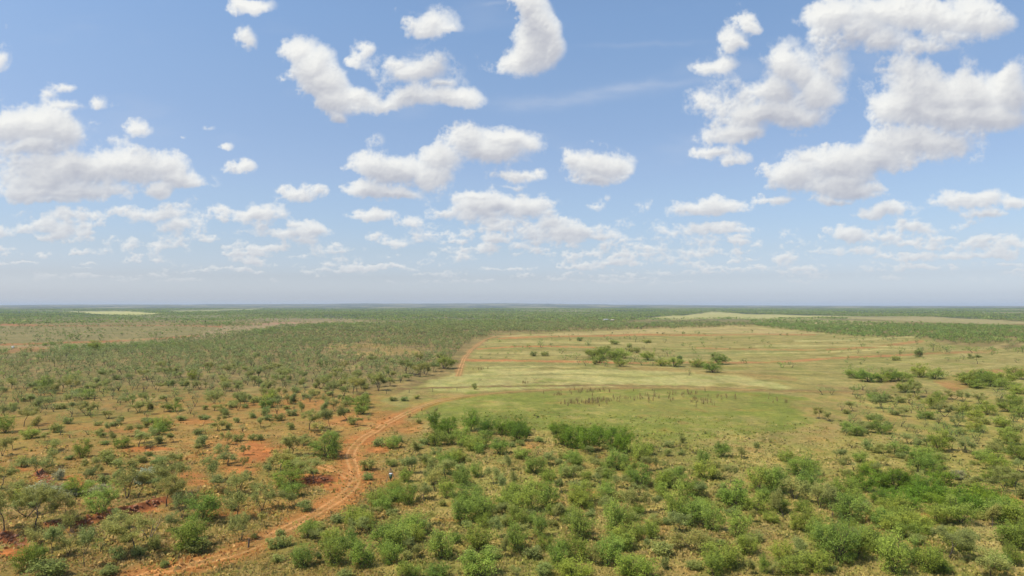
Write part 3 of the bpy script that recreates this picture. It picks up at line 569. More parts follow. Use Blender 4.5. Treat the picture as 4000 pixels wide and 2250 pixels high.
# ---------------------------------------------------------------- leaves and bark
def up_normal(m, k):
    """leaf faces shaded with a normal leaning to the sky, as a curled spray of leaflets would be"""
    gg = m.n('ShaderNodeNewGeometry'); a = m.n('ShaderNodeVectorMath', operation='SCALE'); m.l(gg.outputs['Normal'], a.inputs[0]); a.inputs['Scale'].default_value = 1 - k
    b = m.n('ShaderNodeVectorMath', operation='ADD'); m.l(a.outputs[0], b.inputs[0]); b.inputs[1].default_value = (0, 0, k)
    c = m.n('ShaderNodeVectorMath', operation='NORMALIZE'); m.l(b.outputs[0], c.inputs[0]); return c.outputs[0]
def leaf_mat(name, c1, c2):
    m = Mat(name); at = m.n('ShaderNodeVertexColor', layer_name='tone'); oi = m.n('ShaderNodeObjectInfo')
    hue = m.ramp(oi.outputs['Random'], [(0, c1), (1, c2)])
    c0 = m.mix(1.0, hue, at.outputs[0], 'MULTIPLY'); c = m.mix(1.0, c0, oi.outputs['Color'], 'MULTIPLY'); m.base(c); m.rough(.6)
    nrm = up_normal(m, .55); m.l(nrm, m.p.inputs['Normal'])
    tr = m.n('ShaderNodeBsdfTranslucent'); m.l(c, tr.inputs[0]); mx = m.n('ShaderNodeMixShader'); mx.inputs[0].default_value = .42
    m.l(m.p.outputs[0], mx.inputs[1]); m.l(tr.outputs[0], mx.inputs[2]); m.l(mx.outputs[0], m.o.inputs[0])
    return m.mat
LEAF = {'m': ((.305,.330,.098), (.38,.372,.112)), 'g': ((.250,.335,.054), (.345,.400,.072)), 's': ((.29,.335,.090), (.37,.38,.115)), 'y': ((.37,.37,.22), (.42,.41,.25))}
LM = {k: leaf_mat(n, *LEAF[k]) for k, n in (('m', 'mesquite_leaves'), ('g', 'bush_leaves'), ('s', 'shrub_leaves'), ('y', 'sage_leaves'))}
BARK = plain('dark_bark', (.10, .078, .058), .9, .35, 9); DEADW = plain('bleached_wood', (.19, .155, .12), .9, .3, 9)

def norm(v): return v / (np.linalg.norm(v) + 1e-9)
def tubes(segs, sides=5):
    """segs: (p0, p1, r0, r1) -> quads"""
    P0 = np.array([s[0] for s in segs]); P1 = np.array([s[1] for s in segs]); R0 = np.array([s[2] for s in segs]); R1 = np.array([s[3] for s in segs])
    d = P1 - P0; d = d / (np.linalg.norm(d, axis=1, keepdims=True) + 1e-9)
    up = np.where(np.abs(d[:, 2:3]) > .9, np.array([[1., 0, 0]]), np.array([[0, 0, 1.]])); a = np.cross(d, up); a /= np.linalg.norm(a, axis=1, keepdims=True); b = np.cross(d, a)
    n = len(segs); th = np.arange(sides) / sides * 2 * math.pi
    ring = a[:, None] * np.cos(th)[None, :, None] + b[:, None] * np.sin(th)[None, :, None]
    co = np.concatenate([P0[:, None] + ring * R0[:, None, None], P1[:, None] + ring * R1[:, None, None]], 1).reshape(-1, 3)
    k = np.arange(sides); k2 = (k + 1) % sides; q = np.stack([k, k2, k2 + sides, k + sides], -1)
    return co, (q[None] + (np.arange(n) * 2 * sides)[:, None, None]).reshape(-1, 4)
def grow(rng, kind):
    """limbs and twig ends of one plant about one unit wide and high"""
    segs = []; tips = []
    def branch(p, d, ln, r, lv, mx):
        n = 3 if lv < 2 else 2
        for k in range(n):
            d = norm(d + np.array([rng.gauss(0, .20), rng.gauss(0, .20), rng.gauss(.03, .12)]))
            q = p + d * ln / n; r2 = r * (.86 if lv < mx else .6); segs.append((p, q, r, r2)); p, r = q, r2
            if lv >= mx - 1: tips.append(p)
            if lv >= 1 and k < n - 1 and rng.random() < .55 and lv < mx:
                s = norm(d + np.array([rng.gauss(0, .9), rng.gauss(0, .9), rng.gauss(.15, .35)])); branch(p, s, ln * .62, r * .6, lv + 1, mx)
        if lv < mx:
            for c in range(rng.choice((2, 2, 3))):
                s = norm(d * (1.0 if kind != 'm' else .75) + np.array([rng.gauss(0, .62), rng.gauss(0, .62), rng.gauss(.10 if kind == 'm' else .05, .28)]))
                branch(p, s, ln * rng.uniform(.62, .85), r * .68, lv + 1, mx)
    if kind in 'md':
        ns = rng.choice((1, 1, 2, 3)); lean = rng.uniform(0, .5); la = rng.uniform(0, 6.28)
        for k in range(ns):
            a = la + k * 6.28 / max(ns, 1) + rng.gauss(0, .3); o = lean + (0 if ns == 1 else .38)
            branch(np.array([.006 * math.cos(a), .006 * math.sin(a), -.02]), norm(np.array([math.cos(a) * o, math.sin(a) * o, 1.0])), .33, .019, 0, 4 if ns == 1 else 3)
    else:
        ns = {'g': 7, 's': 5, 'y': 7}[kind]; segs.append((np.array([0, 0, -.05]), np.array([0, 0, .03]), .035, .03))
        for k in range(ns):
            a = k * 6.28 / ns + rng.gauss(0, .4); o = rng.uniform(.25, 1.1)
            branch(np.array([.012 * math.cos(a), .012 * math.sin(a), .0]), norm(np.array([math.cos(a) * o, math.sin(a) * o, 1.0])), .34, .012, 1, 3)
    return segs, tips
def leaves(rng, tips, n_cl, n_lf, cr, size, flat_=.6):
    """small faces gathered in sprays about the twig ends"""
    g = np.random.RandomState(rng.randrange(10**6)); tips = np.array(tips)
    idx = g.choice(len(tips), n_cl, replace=len(tips) < n_cl)
    c = tips[idx] + g.normal(0, cr * .35, (n_cl, 3)); tone = np.clip(g.normal(1, .17, n_cl), .6, 1.5)
    rad = cr * g.uniform(.6, 1.35, n_cl)
    p = c[:, None] + g.normal(0, 1, (n_cl, n_lf, 3)) * rad[:, None, None] * np.array([.55, .55, .55 * flat_]); p = p.reshape(-1, 3)
    p[:, 2] = np.maximum(p[:, 2], .03)
    tn = np.repeat(tone, n_lf) * g.uniform(.82, 1.18, len(p)); sz = size * g.uniform(.6, 1.35, len(p))
    d1 = g.normal(0, 1, (len(p), 3)); d1[:, 2] *= .6; d1 /= np.linalg.norm(d1, axis=1, keepdims=True)
    d2 = np.cross(d1, g.normal(0, 1, (len(p), 3)) * [.5, .5, 1]); d2 /= np.linalg.norm(d2, axis=1, keepdims=True)
    co = np.stack([p - d1 * sz[:, None], p + d2 * sz[:, None] * .55, p + d1 * sz[:, None], p - d2 * sz[:, None] * .55], 1).reshape(-1, 3)
    f = np.arange(len(p) * 4).reshape(-1, 4)
    tc = np.repeat(np.stack([tn * (1 + .10 * (tn - 1)), tn, tn * .9], -1), 4, axis=0)
    return co, f, tc
def make_variant(kind, seed):
    """a plant scaled to one unit high and one unit wide -> meshes for trunk and crown"""
    rng = random.Random(seed); segs, tips = grow(rng, kind)
    A = np.array([s[1] for s in segs]); zt = A[:, 2].max(); w_ = np.percentile(np.abs(A[:, :2]), 97) * 2
    cx_, cy_ = (np.percentile(A[:, 0], 50) * .6, np.percentile(A[:, 1], 50) * .6) if kind in 'md' else (0, 0)
    S = np.array([.90 / w_, .90 / w_, .93 / zt]); cc = np.array([cx_, cy_, 0]) * 0
    segs = [((s[0] - cc) * S, (s[1] - cc) * S, s[2] * 1.0, s[3] * 1.0) for s in segs]; tips = [(t - cc) * S for t in tips]
    co, f = tubes(segs, 5)
    nm = {'m': 'mesquite', 'g': 'bush', 's': 'shrub', 'y': 'sage', 'd': 'dead'}[kind]
    tr = mesh_obj(nm + '_limbs', co, f, DEADW if kind == 'd' else BARK, smooth_=True); tm = tr.data; D.objects.remove(tr)
    if kind == 'd': return tm, None
    if kind in 'm': tips = [t for t in tips if t[2] > .26] or tips
    if kind in 'gsy':                          # leaves down to the ground, not only on the twig tops
        for q_ in range(len(tips) // 2):
            a = rng.uniform(0, 6.28); zz = rng.uniform(.06, .62); rr_ = .44 * math.sqrt(max(0, 1 - ((zz - .45) / .55) ** 2)) * rng.uniform(.55, 1.0)
            tips.append(np.array([rr_ * math.cos(a), rr_ * math.sin(a), zz]))
    big_ = seed % 100 >= 50
    n_cl, n_lf, cr, size = {'m': (150, 24, .095, .0205), 'g': (190, 25, .10, .0225), 's': (90, 18, .15, .045), 'y': (110, 18, .15, .045)}[kind]
    if big_: n_cl, cr, size = int(n_cl * 2.1), cr * .66, size * .62
    if kind == 'm': n_cl = int(n_cl * rng.uniform(.7, 1.25))
    co, f, tc = leaves(rng, tips, n_cl, n_lf, cr, size, .95)
    cw = mesh_obj(nm + '_foliage', co, f, LM[kind], col=tc); cm = cw.data; D.objects.remove(cw)
    return tm, cm
VAR = {k: [make_variant(k, 100 * ord(k) + i) for i in range(n)] for k, n in (('m', 10), ('g', 9), ('s', 5), ('y', 3), ('d', 3))}
BIG = {k: [make_variant(k, 100 * ord(k) + 50 + i) for i in range(n)] for k, n in (('m', 4), ('g', 5))}      # finer leaf sprays for the widest crowns

# ---------------------------------------------------------------- where every plant stands
rng = random.Random(11); PL = []            # kind, x, y, height, width, turn
for (tx, ty), txt in TILES.items():
    for e in txt.replace('\n', '').split(';'):
        a, b, h, wd = e.split(); k = wd[-1]; wd = float(wd[:-1]); u = tx + float(a) / 2.576; v = ty + float(b) / 2.576
        x, y, z = [float(q) for q in ground_at(u, v)]; dist = math.sqrt(x * x + y * y + (z - CAM_H) ** 2)
        m_px = dist / F_PX / 2.576; hh = float(h) * m_px * .98; ww = wd * m_px * 1.08
        if k == 'g' and ((1080 < u / SC < 1335 and 1060 < v / SC < 1112) or (1385 < u / SC < 1650 and 1075 < v / SC < 1150)): hh *= 1.25
        if dist > 360: hh *= 1.22; ww *= 1.3
        PL.append((k, x, y, min(hh * 1.14, 9.0), min(ww * .90, 13.0), rng.uniform(0, 6.28), True))
traced = len(PL)
g = np.random.RandomState(4)
def scatter(cell, r0, r1, fn):
    """jittered grid over the view wedge, kept where fn(x, y, X, Y) > random"""
    n = int(r1 / cell) + 1; ix, iy = np.meshgrid(np.arange(-n, n + 1), np.arange(0, n + 1))
    x = (ix + g.uniform(-.48, .48, ix.shape)) * cell; y = (iy + g.uniform(-.48, .48, iy.shape)) * cell
    r = np.hypot(x, y); m = (r > r0) & (r < r1) & (np.abs(np.degrees(np.arctan2(x, y + 1e-6))) < 41 + 300 / np.maximum(r, 30)); x = x[m]; y = y[m]
    U, V = project(x, y, terrain(x, y)); p = fn(x, y, U / SC, V / SC); k = g.uniform(0, 1, len(x)) < p
    return x[k], y[k], (U / SC)[k], (V / SC)[k]
WOODS = pp("-1200 905,0 903,180 872,330 868,450 852,640 836,700 824,830 818,960 820,1020 812,1500 818,1760 812,1890 819,1700 824,1520 829,1400 833,1260 838,1210 846,1180 866,1150 884,1135 912,1080 935,1010 960,960 976,900 990,700 985,450 985,200 992,0 985,-1200 990")
LEFTSLOPE = pp("-1200 985,0 980,480 985,880 985,935 1010,930 1080,860 1110,860 1150,780 1290,600 1390,300 1449,-1200 1449")
SCRUBR = pp("1000 1110,1350 1110,1640 1130,1700 1180,1900 1200,2100 1180,2110 1110,2150 1000,2180 960,2576 940,3800 940,3800 1449,600 1449,900 1290,960 1200")
BANDR = pp("1880 806,2050 809,2200 812,2400 818,2576 822,3800 840,3800 885,2576 862,2440 866,2300 850,2150 846,2000 832,1900 820")
FAR = pp("-1200 776,700 776,3800 776,3800 810,2600 812,2400 806,2250 800,2050 806,1900 806,1790 804,1600 806,1580 802,1700 793,1600 803,1560 820,1000 818,960 818,900 813,700 815,640 822,400 815,200 814,0 816,-1200 816")
FIELDS = [pp(a[0]) for a in AREAS if a[0][:8] in ("1590 802", "150 783.", "420 782,", "2130 796", "1060 966")]
def gaps(x, y, s, t0, t1, sd): return sstep(t0, t1, fbm(x / s, y / s, 4, sd))
def offtrack(x, y):
    d = np.full(len(x), 1e9)
    for P in TRS.values(): d = np.minimum(d, line_d(x, y, P[::3] + [P[-1]]))
    return (d > 3.8)
def inside(X, Y, P, soft=2.0, nz=0): return sstep(-soft, soft, poly_sd(X, Y, P) + nz)
def f_woods(x, y, X, Y):
    n = fbm(x / 30, y / 30, 3, 51)
    p = inside(X, Y, WOODS, 4, n * 8) * (.45 + .55 * gaps(x, y, 60, -.42, -.02, 52)) * (.35 + .65 * gaps(x, y, 260, -.5, 0, 53))
    gap = sstep(1.15, .8, np.sqrt(((X - 980) / 150) ** 2 + ((Y - 885) / 17) ** 2) + n * .6) * .72
    return p * (1 - gap) * offtrack(x, y)
def f_leafy(x, y, X, Y): return inside(X, Y, BANDR, 3, 3 * fbm(x / 50, y / 50, 3, 54)) * (.35 + .65 * gaps(x, y, 70, -.25, .1, 55))
def f_far(x, y, X, Y):
    fld = np.zeros(len(x))
    for P in FIELDS: fld = np.maximum(fld, inside(X, Y, P, .5))
    left = sstep(1150, 900, X) * sstep(792, 800, Y)
    return inside(X, Y, FAR, 1) * (1 - fld) * (.12 + .88 * sstep(-.24, .06, fbm(x / 420, y / 240, 4, 56))) * (1 - .65 * sstep(1.2, .8, np.sqrt(((X - 770) / 210) ** 2 + ((Y - 811) / 13) ** 2) + .5 * fbm(x / 90, y / 90, 3, 68))) * (1 - .5 * left * sstep(-.1, .3, fbm(x / 160, y / 110, 3, 69) + .15))
def f_meadow(x, y, X, Y):
    m = sstep(1180, 1230, X) * sstep(832, 842, Y) * sstep(965, 940, Y) + sstep(2050, 2150, X) * sstep(850, 858, Y) * sstep(960, 930, Y)
    l = sstep(700, 600, X) * sstep(816, 820, Y) * sstep(905, 895, Y)
    return np.clip(m * .17 * gaps(x, y, 60, -.1, .35, 57) + l * .45 * gaps(x, y, 50, -.25, .2, 58), 0, 1)
def f_slope(x, y, X, Y): return inside(X, Y, LEFTSLOPE, 8) * .46 * (.4 + gaps(x, y, 25, -.2, .2, 66)) * offtrack(x, y) * (Y < 1449) + (.25 * (X < 0) * (Y > 985))
def f_belt(x, y, X, Y): return inside(X, Y, LEFTSLOPE, 8) * sstep(1075, 1005, Y) * .55 * (.3 + gaps(x, y, 18, -.2, .15, 67)) * offtrack(x, y)
def f_scrub(x, y, X, Y): return inside(X, Y, SCRUBR, 10) * (.22 + .5 * gaps(x, y, 22, -.1, .2, 59)) * offtrack(x, y)
def along(pts, n, hw, h0, h1, k='g'):
    P = smooth([tuple(float(q) for q in ground_at(a * SC, b * SC)[:2]) for a, b in pp(pts)], 2); P = np.array(P); s = np.concatenate([[0], np.cumsum(np.linalg.norm(np.diff(P, axis=0), axis=1))])
    for i in range(n):
        t = rng.uniform(0, s[-1]); h = rng.uniform(h0, h1)
        PL.append((k, float(np.interp(t, s, P[:, 0]) + rng.gauss(0, hw)), float(np.interp(t, s, P[:, 1]) + rng.gauss(0, hw)), h, h * rng.uniform(1.1, 1.9), rng.uniform(0, 6.28), False))
along("640 842,700 832,760 828,830 822,900 817,960 816", 150, 14, 4, 7)
along("76 872,110 870,150 866", 30, 2.5, 2.5, 3.5); along("180 884,205 880,240 878,270 880", 26, 9, 4, 7); along("10 888,0 884,-40 886", 8, 4, 3, 4)
along("480 868,420 872,360 874,330 880", 60, 22, 3, 5.5); along("0 818,200 808,400 806,560 808,700 805", 260, 60, 4, 7)
tx_ = np.array([p[1] for p in PL]); ty_ = np.array([p[2] for p in PL]); tw_ = np.array([p[4] for p in PL])
def clear(x, y, kk):
    out = np.ones(len(x), bool)
    for i in range(0, len(x), 4000):
        d = np.hypot(x[i:i+4000, None] - tx_[None], y[i:i+4000, None] - ty_[None]); out[i:i+4000] = (d > tw_[None] * kk + .4).all(1)
    return out
def add(kinds, cell, r0, r1, fn, h0, h1, wf, keep=.45):
    x, y, X, Y = scatter(cell, r0, r1, fn)
    m = clear(x, y, keep) if r0 < 700 else np.ones(len(x), bool)
    for a, b in zip(x[m], y[m]):
        h = rng.uniform(h0, h1) * (1 + .25 * rng.gauss(0, 1) * .5); k = rng.choice(kinds); PL.append((k, float(a), float(b), h * (.5 if k == 's' else 1), h * wf * rng.uniform(.8, 1.35) * (.6 if k == 's' else 1), rng.uniform(0, 6.28), False))
add('mmmmmmgss', 5.8, 200, 900, f_woods, 2.8, 5.0, 1.0)
add('mmmgss', 4.6, 190, 420, f_belt, 2.4, 4.2, 1.15)
add('mmmmg', 8.0, 900, 2700, f_woods, 3.6, 6.0, 1.35)
add('g', 7.5, 350, 2600, f_leafy, 3.0, 5.0, 1.5)
add('mgg', 11.0, 800, 3600, f_far, 3.5, 6.0, 1.8)
add('mggs', 7.5, 250, 1500, f_meadow, 1.4, 3.8, 1.3)
add('mgsss', 6.3, 60, 330, f_slope, 1.8, 3.6, 1.25)
add('gggmssss', 3.4, 60, 330, f_scrub, 1.7, 3.6, 1.15, .46)
add('g', 30.0, 3300, 8200, f_far, 5.0, 8.0, 2.8)
print('plants', len(PL), 'traced', traced)

# ---------------------------------------------------------------- the 300 that show largest of each kind, one by one; the rest as one mass per kind
NAMES = {'m': ('mesquite_tree', 'tree', 'scattered mesquite trees'), 'g': ('leafy_bush', 'bush', 'leafy bushes of the scrub'), 's': ('small_shrub', 'shrub', 'small shrubs between the trees'), 'y': ('sage_shrub', 'shrub', 'grey sage shrubs'), 'd': ('dead_wood', 'dead branches', 'dead wood on the red slope')}
PA = np.array([(p[1], p[2], p[3], p[4]) for p in PL]); PZ = terrain(PA[:, 0], PA[:, 1]); PU, PV = project(PA[:, 0], PA[:, 1], PZ)
RR = np.hypot(PA[:, 0], PA[:, 1]); APP = PA[:, 2] * PA[:, 3] / RR ** 2 * ((PU > -120) & (PU < 4120) & (PV < 2420))
kindarr = np.array([p[0] for p in PL]); single = np.zeros(len(PL), bool)
for k in 'mgsyd':
    ids = np.where((kindarr == k) & (APP > 0))[0]; ids = ids[np.argsort(-APP[ids])][:300]; single[ids] = True

ZONES = [   # name, test on the view (X, Y of the foot)
 ('scrub on right edge', lambda X, Y: X > 2230 and Y > 1000),
 ('scrub beside green meadow', lambda X, Y: X > 1650 and 985 < Y <= 1180),
 ('pale field bushes', lambda X, Y: X > 1140 and Y <= 985),
 ('thicket below green meadow', lambda X, Y: X > 1000 and 985 < Y <= 1150),
 ('bottom right scrub', lambda X, Y: X > 1700 and Y > 1180),
 ('bottom centre scrub', lambda X, Y: X > 1240 and Y > 1150),
 ('scrub right of track', lambda X, Y: X > 880 and Y > 1130),
 ('grass below dirt track', lambda X, Y: X > 620 and Y > 1290),
 ('scrub left of track', lambda X, Y: X > 560 and Y > 1060),
 ('scrub round red bank', lambda X, Y: Y > 1200),
 ('open red slope', lambda X, Y: Y > 1000),
 ('wood edge above slope', lambda X, Y: Y > 940),
 ('left wood', lambda X, Y: True)]
ORD = 'first second third fourth fifth sixth seventh eighth ninth tenth eleventh twelfth thirteenth fourteenth fifteenth sixteenth seventeenth eighteenth nineteenth twentieth'.split()
def DARK(X, Y, k):
    if k != 'g': return 1.0
    if (1080 < X < 1335 and 1060 < Y < 1112) or (1385 < X < 1650 and 1075 < Y < 1150): return .66
    if (2150 < X < 2576 and 1190 < Y < 1300 and abs((X - 2150) * .33 + 1190 - Y) < 60): return .74
    return 1.0
def look(k, h, w, dk=1.0):
    if k == 'm': s = ('tall ' if h > 4.4 else 'low ' if h < 2.6 else '') + ('spreading' if w > 1.25 * h else 'slender' if w < .8 * h else 'open-crowned') + ' mesquite'
    elif k == 'g': s = ('big ' if w * h > 24 else 'little ' if w * h < 7 else '') + ('broad' if w > 1.35 * h else 'upright' if w < .9 * h else 'round') + (' dark leafy bush' if dk < .6 else ' leafy bush')
    elif k == 's': s = ('low ' if h < 1.3 else '') + 'scrubby shrub'
    elif k == 'y': s = 'silver-grey sage shrub'
    else: s = 'bare dead branches'
    return s
labels = {}
for zi, (zn, zt) in enumerate(ZONES):
    for k in 'mgsyd':
        ids = [i for i in np.where(single & (kindarr == k))[0] if next(j for j, z in enumerate(ZONES) if z[1](PU[i] / SC, PV[i] / SC)) == zi]
        if not ids: continue
        ids.sort(key=lambda i: -PV[i]); nrow = max(1, math.ceil(len(ids) / 12)); per = math.ceil(len(ids) / nrow)
        for rw in range(nrow):
            row = sorted(ids[rw * per:(rw + 1) * per], key=lambda i: PU[i])
            for n, i in enumerate(row):
                if len(row) == 1 and nrow == 1: where = 'only one in ' + zn
                elif nrow == 1: where = ORD[n] + ' from left in ' + zn
                else: where = ORD[n] + ' from left in ' + ('front' if rw == 0 else ORD[rw]) + ' row of ' + zn
                labels[i] = look(k, PL[i][3], PL[i][4], DARK(PU[i] / SC, PV[i] / SC, k)) + ', ' + where
for i in np.where(single)[0]:
    k, x, y, h, w, rot, tr_ = PL[i]; nm, cat, grp = NAMES[k]
    vs_ = BIG[k] if k in BIG and w > 5.6 else VAR[k]; tm, cm = vs_[int(rng.random() * len(vs_))]
    e = empty(nm, (x, y, float(PZ[i]) - .03), rot, (w, w, h)); tag(e, labels[i], cat, grp)
    t_ = D.objects.new('trunk' if k in 'm' else 'branches' if k == 'd' else 'stems', tm); COL.objects.link(t_); t_.parent = e
    dk = DARK(PU[i] / SC, PV[i] / SC, k)
    if cm: c_ = D.objects.new('crown' if k == 'm' else 'foliage', cm); COL.objects.link(c_); c_.parent = e; v_ = dk * rng.uniform(.82, 1.18); hv = rng.uniform(-.10, .10); c_.color = (v_ * (1 + hv) * (.86 if dk < 1 else 1), v_ * (1.06 if dk < 1 else 1), v_ * (1 - hv) * (.62 if dk < 1 else 1), 1)

def mass(name, ids, kind_mats, label):
    """many plants as one mesh, each a small heap of leaf faces and a stub of trunk, fewer faces the farther it stands"""
    ids = np.asarray(ids)
    if not len(ids): return
    VC, VF, VT, MI = [], [], [], []; off = 0
    for r0, r1, nl, sz in ((0, 380, 190, .145), (380, 800, 92, .235), (800, 1500, 34, .38), (1500, 9000, 9, .60)):
      for wide in (False, True):
        s = ids[(RR[ids] >= r0) & (RR[ids] < r1) & ((PA[ids, 2] * PA[ids, 3] > 26) == wide)]
        if not len(s): continue
        if wide and r1 < 2000: nl, sz = int(nl * 2.2), sz * .68
        n = len(s); x, y, h, w = PA[s].T; z = PZ[s]
        for kk, mi in (('m', 0), ('g', 1), ('s', 2)):
            q = kindarr[s] == kk
            if not q.any(): continue
            nn = q.sum(); ncl = max(3, nl // 10)
            cc = g.normal(0, 1, (nn, ncl, 3)); cc /= np.linalg.norm(cc, axis=2, keepdims=True); cc *= g.uniform(.35, 1, (nn, ncl, 1)) ** .5
            zc, zr = (.66, .27) if kk == 'm' else (.52, .40)
            a = g.randint(0, ncl, (nn, nl)); c = np.take_along_axis(cc, a[..., None].repeat(3, 2), 1) * .40 + g.normal(0, .11 if kk != 'm' else .12, (nn, nl, 3))
            p = np.stack([x[q][:, None] + c[..., 0] * w[q][:, None], y[q][:, None] + c[..., 1] * w[q][:, None], z[q][:, None] + (zc + c[..., 2] / .40 * zr) * h[q][:, None]], -1).reshape(-1, 3)
            s2 = (sz * (h[q] * w[q]) ** .5 / 2.1)[:, None].repeat(nl, 1).ravel() * g.uniform(.6, 1.3, nn * nl) * (.55 if nl > 100 else .62)
            tone = (np.clip(g.normal(1, .13, (nn, 1)), .6, 1.5) * np.take_along_axis(np.clip(g.normal(1, .14, (nn, ncl)), .5, 1.5), a, 1)).ravel() * g.uniform(.88, 1.12, nn * nl)
            hs = g.uniform(-1, 1, (nn, 1)).repeat(nl, 1).ravel()
            d1 = g.normal(0, 1, p.shape) * [1, 1, .5]; d1 /= np.linalg.norm(d1, axis=1, keepdims=True); d2 = np.cross(d1, g.normal(0, 1, p.shape) * [.4, .4, 1]); d2 /= np.linalg.norm(d2, axis=1, keepdims=True)
            co = np.stack([p - d1 * s2[:, None], p + d2 * s2[:, None] * .7, p + d1 * s2[:, None], p - d2 * s2[:, None] * .7], 1).reshape(-1, 3)
            tc = np.repeat(np.stack([tone * (1 + .10 * hs), tone, tone * (1 - .05 * hs)], -1), 4, 0)
            VC.append(co); VF.append(np.arange(len(co)).reshape(-1, 4) + off); VT.append(tc); MI.append(np.full(len(co) // 4, mi)); off += len(co)
        if r0 < 1000:
            sg = []
            for X0, Y0, Z0, H0, W0 in zip(x, y, z, h, w):
                for k in range(2 if r0 == 0 else 1):
                    a = rng.uniform(0, 6.28); p0 = np.array([X0, Y0, Z0 - .1]); p1 = p0 + np.array([math.cos(a) * W0 * .12, math.sin(a) * W0 * .12, H0 * .3]); a2 = a + rng.gauss(0, .8)
                    p2 = p1 + np.array([math.cos(a2) * W0 * .2, math.sin(a2) * W0 * .2, H0 * .3]); rd = .035 * H0; sg += [(p0, p1, rd, rd * .7), (p1, p2, rd * .7, rd * .35)]
                    p3 = p1 + np.array([-math.sin(a2) * W0 * .22, math.cos(a2) * W0 * .22, H0 * .28]); sg.append((p1, p3, rd * .6, rd * .3))
            co, f = tubes(sg, 3); VC.append(co); VF.append(f + off); VT.append(np.ones((len(co), 3))); MI.append(np.full(len(f), 3)); off += len(co)
    o = mesh_obj(name, np.concatenate(VC), np.concatenate(VF), kind_mats, mi=np.concatenate(MI), col=np.concatenate(VT)); tag(o, label, 'woodland', kind='stuff')
def mass_mat(name, c):
    m = Mat(name); at = m.n('ShaderNodeVertexColor', layer_name='tone'); cc = m.mix(1.0, c, at.outputs[0], 'MULTIPLY'); m.base(cc); m.rough(.65); nrm = up_normal(m, .5); m.l(nrm, m.p.inputs['Normal'])
    tr = m.n('ShaderNodeBsdfTranslucent'); m.l(cc, tr.inputs[0]); mx = m.n('ShaderNodeMixShader'); mx.inputs[0].default_value = .38
    m.l(m.p.outputs[0], mx.inputs[1]); m.l(tr.outputs[0], mx.inputs[2]); m.l(mx.outputs[0], m.o.inputs[0]); return m.mat
MM = [mass_mat('mesquite_leaves_far', (.275, .298, .096)), mass_mat('bush_leaves_far', (.225, .300, .066)), mass_mat('shrub_leaves_far', (.26, .275, .10)), BARK]
rest = ~single & ((APP > 0) | (RR < 400))
mass('mesquite_woodland', np.where(rest & (kindarr == 'm'))[0], MM, 'grey-green mesquite wood running back to the horizon on the left and centre')
mass('leafy_thicket', np.where(rest & (kindarr == 'g'))[0], MM, 'bright green leafy bushes in bands beyond the pale fields')
mass('low_shrubbery', np.where(rest & (kindarr == 's'))[0], MM, 'tiny scattered shrubs in the fields and woods')

# ---------------------------------------------------------------- grass, dry weeds
def blades(name, n, r0, r1, label):
    az = np.radians(g.uniform(-46, 46, n)); r = r0 * (r1 / r0) ** g.uniform(0, 1, n); x = r * np.sin(az); y = r * np.cos(az)
    c, bare = ground_colour(x, y, True); dens = sstep(-.5, .15, fbm(x / 5, y / 5, 3, 61)) * .8 + .2
    k = g.uniform(0, 1, n) < (1 - .95 * bare) * dens * sstep(250, 110, r); x, y, r, c = x[k], y[k], r[k], c[k]; n = len(x); z = terrain(x, y)
    big = fbm(x / 14, y / 14, 3, 62); h = (.15 + .30 * np.clip(big + .3, 0, 1)) * g.uniform(.6, 1.5, n)
    wd = h * .5 * (.8 + r / 200); V_, C_ = [], []
    tint = g.uniform(0, 1, n)[:, None]; straw = lin((196, 170, 112)) / GROUND_LIGHT; green = lin((132, 138, 66)) / GROUND_LIGHT
    cc = c * 1.15 ; cc = np.where(tint < .30, cc * .55 + straw * .5, np.where(tint > .70, cc * .45 + green * .58, cc)) * g.uniform(.78, 1.25, (n, 1)) * 1.75; cc = np.clip(cc, 0, .85)
    for b in range(2):
        a = g.uniform(0, math.pi, n); dx, dy = np.cos(a) * wd, np.sin(a) * wd; lx, ly = g.normal(0, .25, n) * h, g.normal(0, .25, n) * h
        ox, oy = g.normal(0, .12, n) * (1 + r / 150), g.normal(0, .12, n) * (1 + r / 150)
        V_.append(np.stack([np.stack([x + ox - dx, y + oy - dy, z - .02], -1), np.stack([x + ox + dx, y + oy + dy, z - .02], -1), np.stack([x + ox + lx + dx * .5, y + oy + ly + dy * .5, z + h], -1), np.stack([x + ox + lx - dx * .6, y + oy + ly - dy * .6, z + h * .85], -1)], 1)); C_.append(np.repeat(cc, 4, 0).reshape(n, 4, 3))
    co = np.concatenate(V_).reshape(-1, 3); tc = np.concatenate(C_).reshape(-1, 3)
    m = Mat('grass_blades'); at = m.n('ShaderNodeVertexColor', layer_name='tone'); m.base(at.outputs[0]); m.rough(.8); nrm = up_normal(m, .8); m.l(nrm, m.p.inputs['Normal'])
    tr = m.n('ShaderNodeBsdfTranslucent'); m.l(at.outputs[0], tr.inputs[0]); ng = m.n('ShaderNodeVectorMath', operation='SCALE'); m.l(nrm, ng.inputs[0]); ng.inputs['Scale'].default_value = -1.0; m.l(ng.outputs[0], tr.inputs['Normal']); mx = m.n('ShaderNodeMixShader'); mx.inputs[0].default_value = .5
    m.l(m.p.outputs[0], mx.inputs[1]); m.l(tr.outputs[0], mx.inputs[2]); m.l(mx.outputs[0], m.o.inputs[0])
    o = mesh_obj(name, co, np.arange(len(co)).reshape(-1, 4), m.mat, col=tc); tag(o, label, 'grass', kind='stuff')
blades('dry_grass', 300000, 56, 330, 'dry straw and green grass tufts over the open ground')
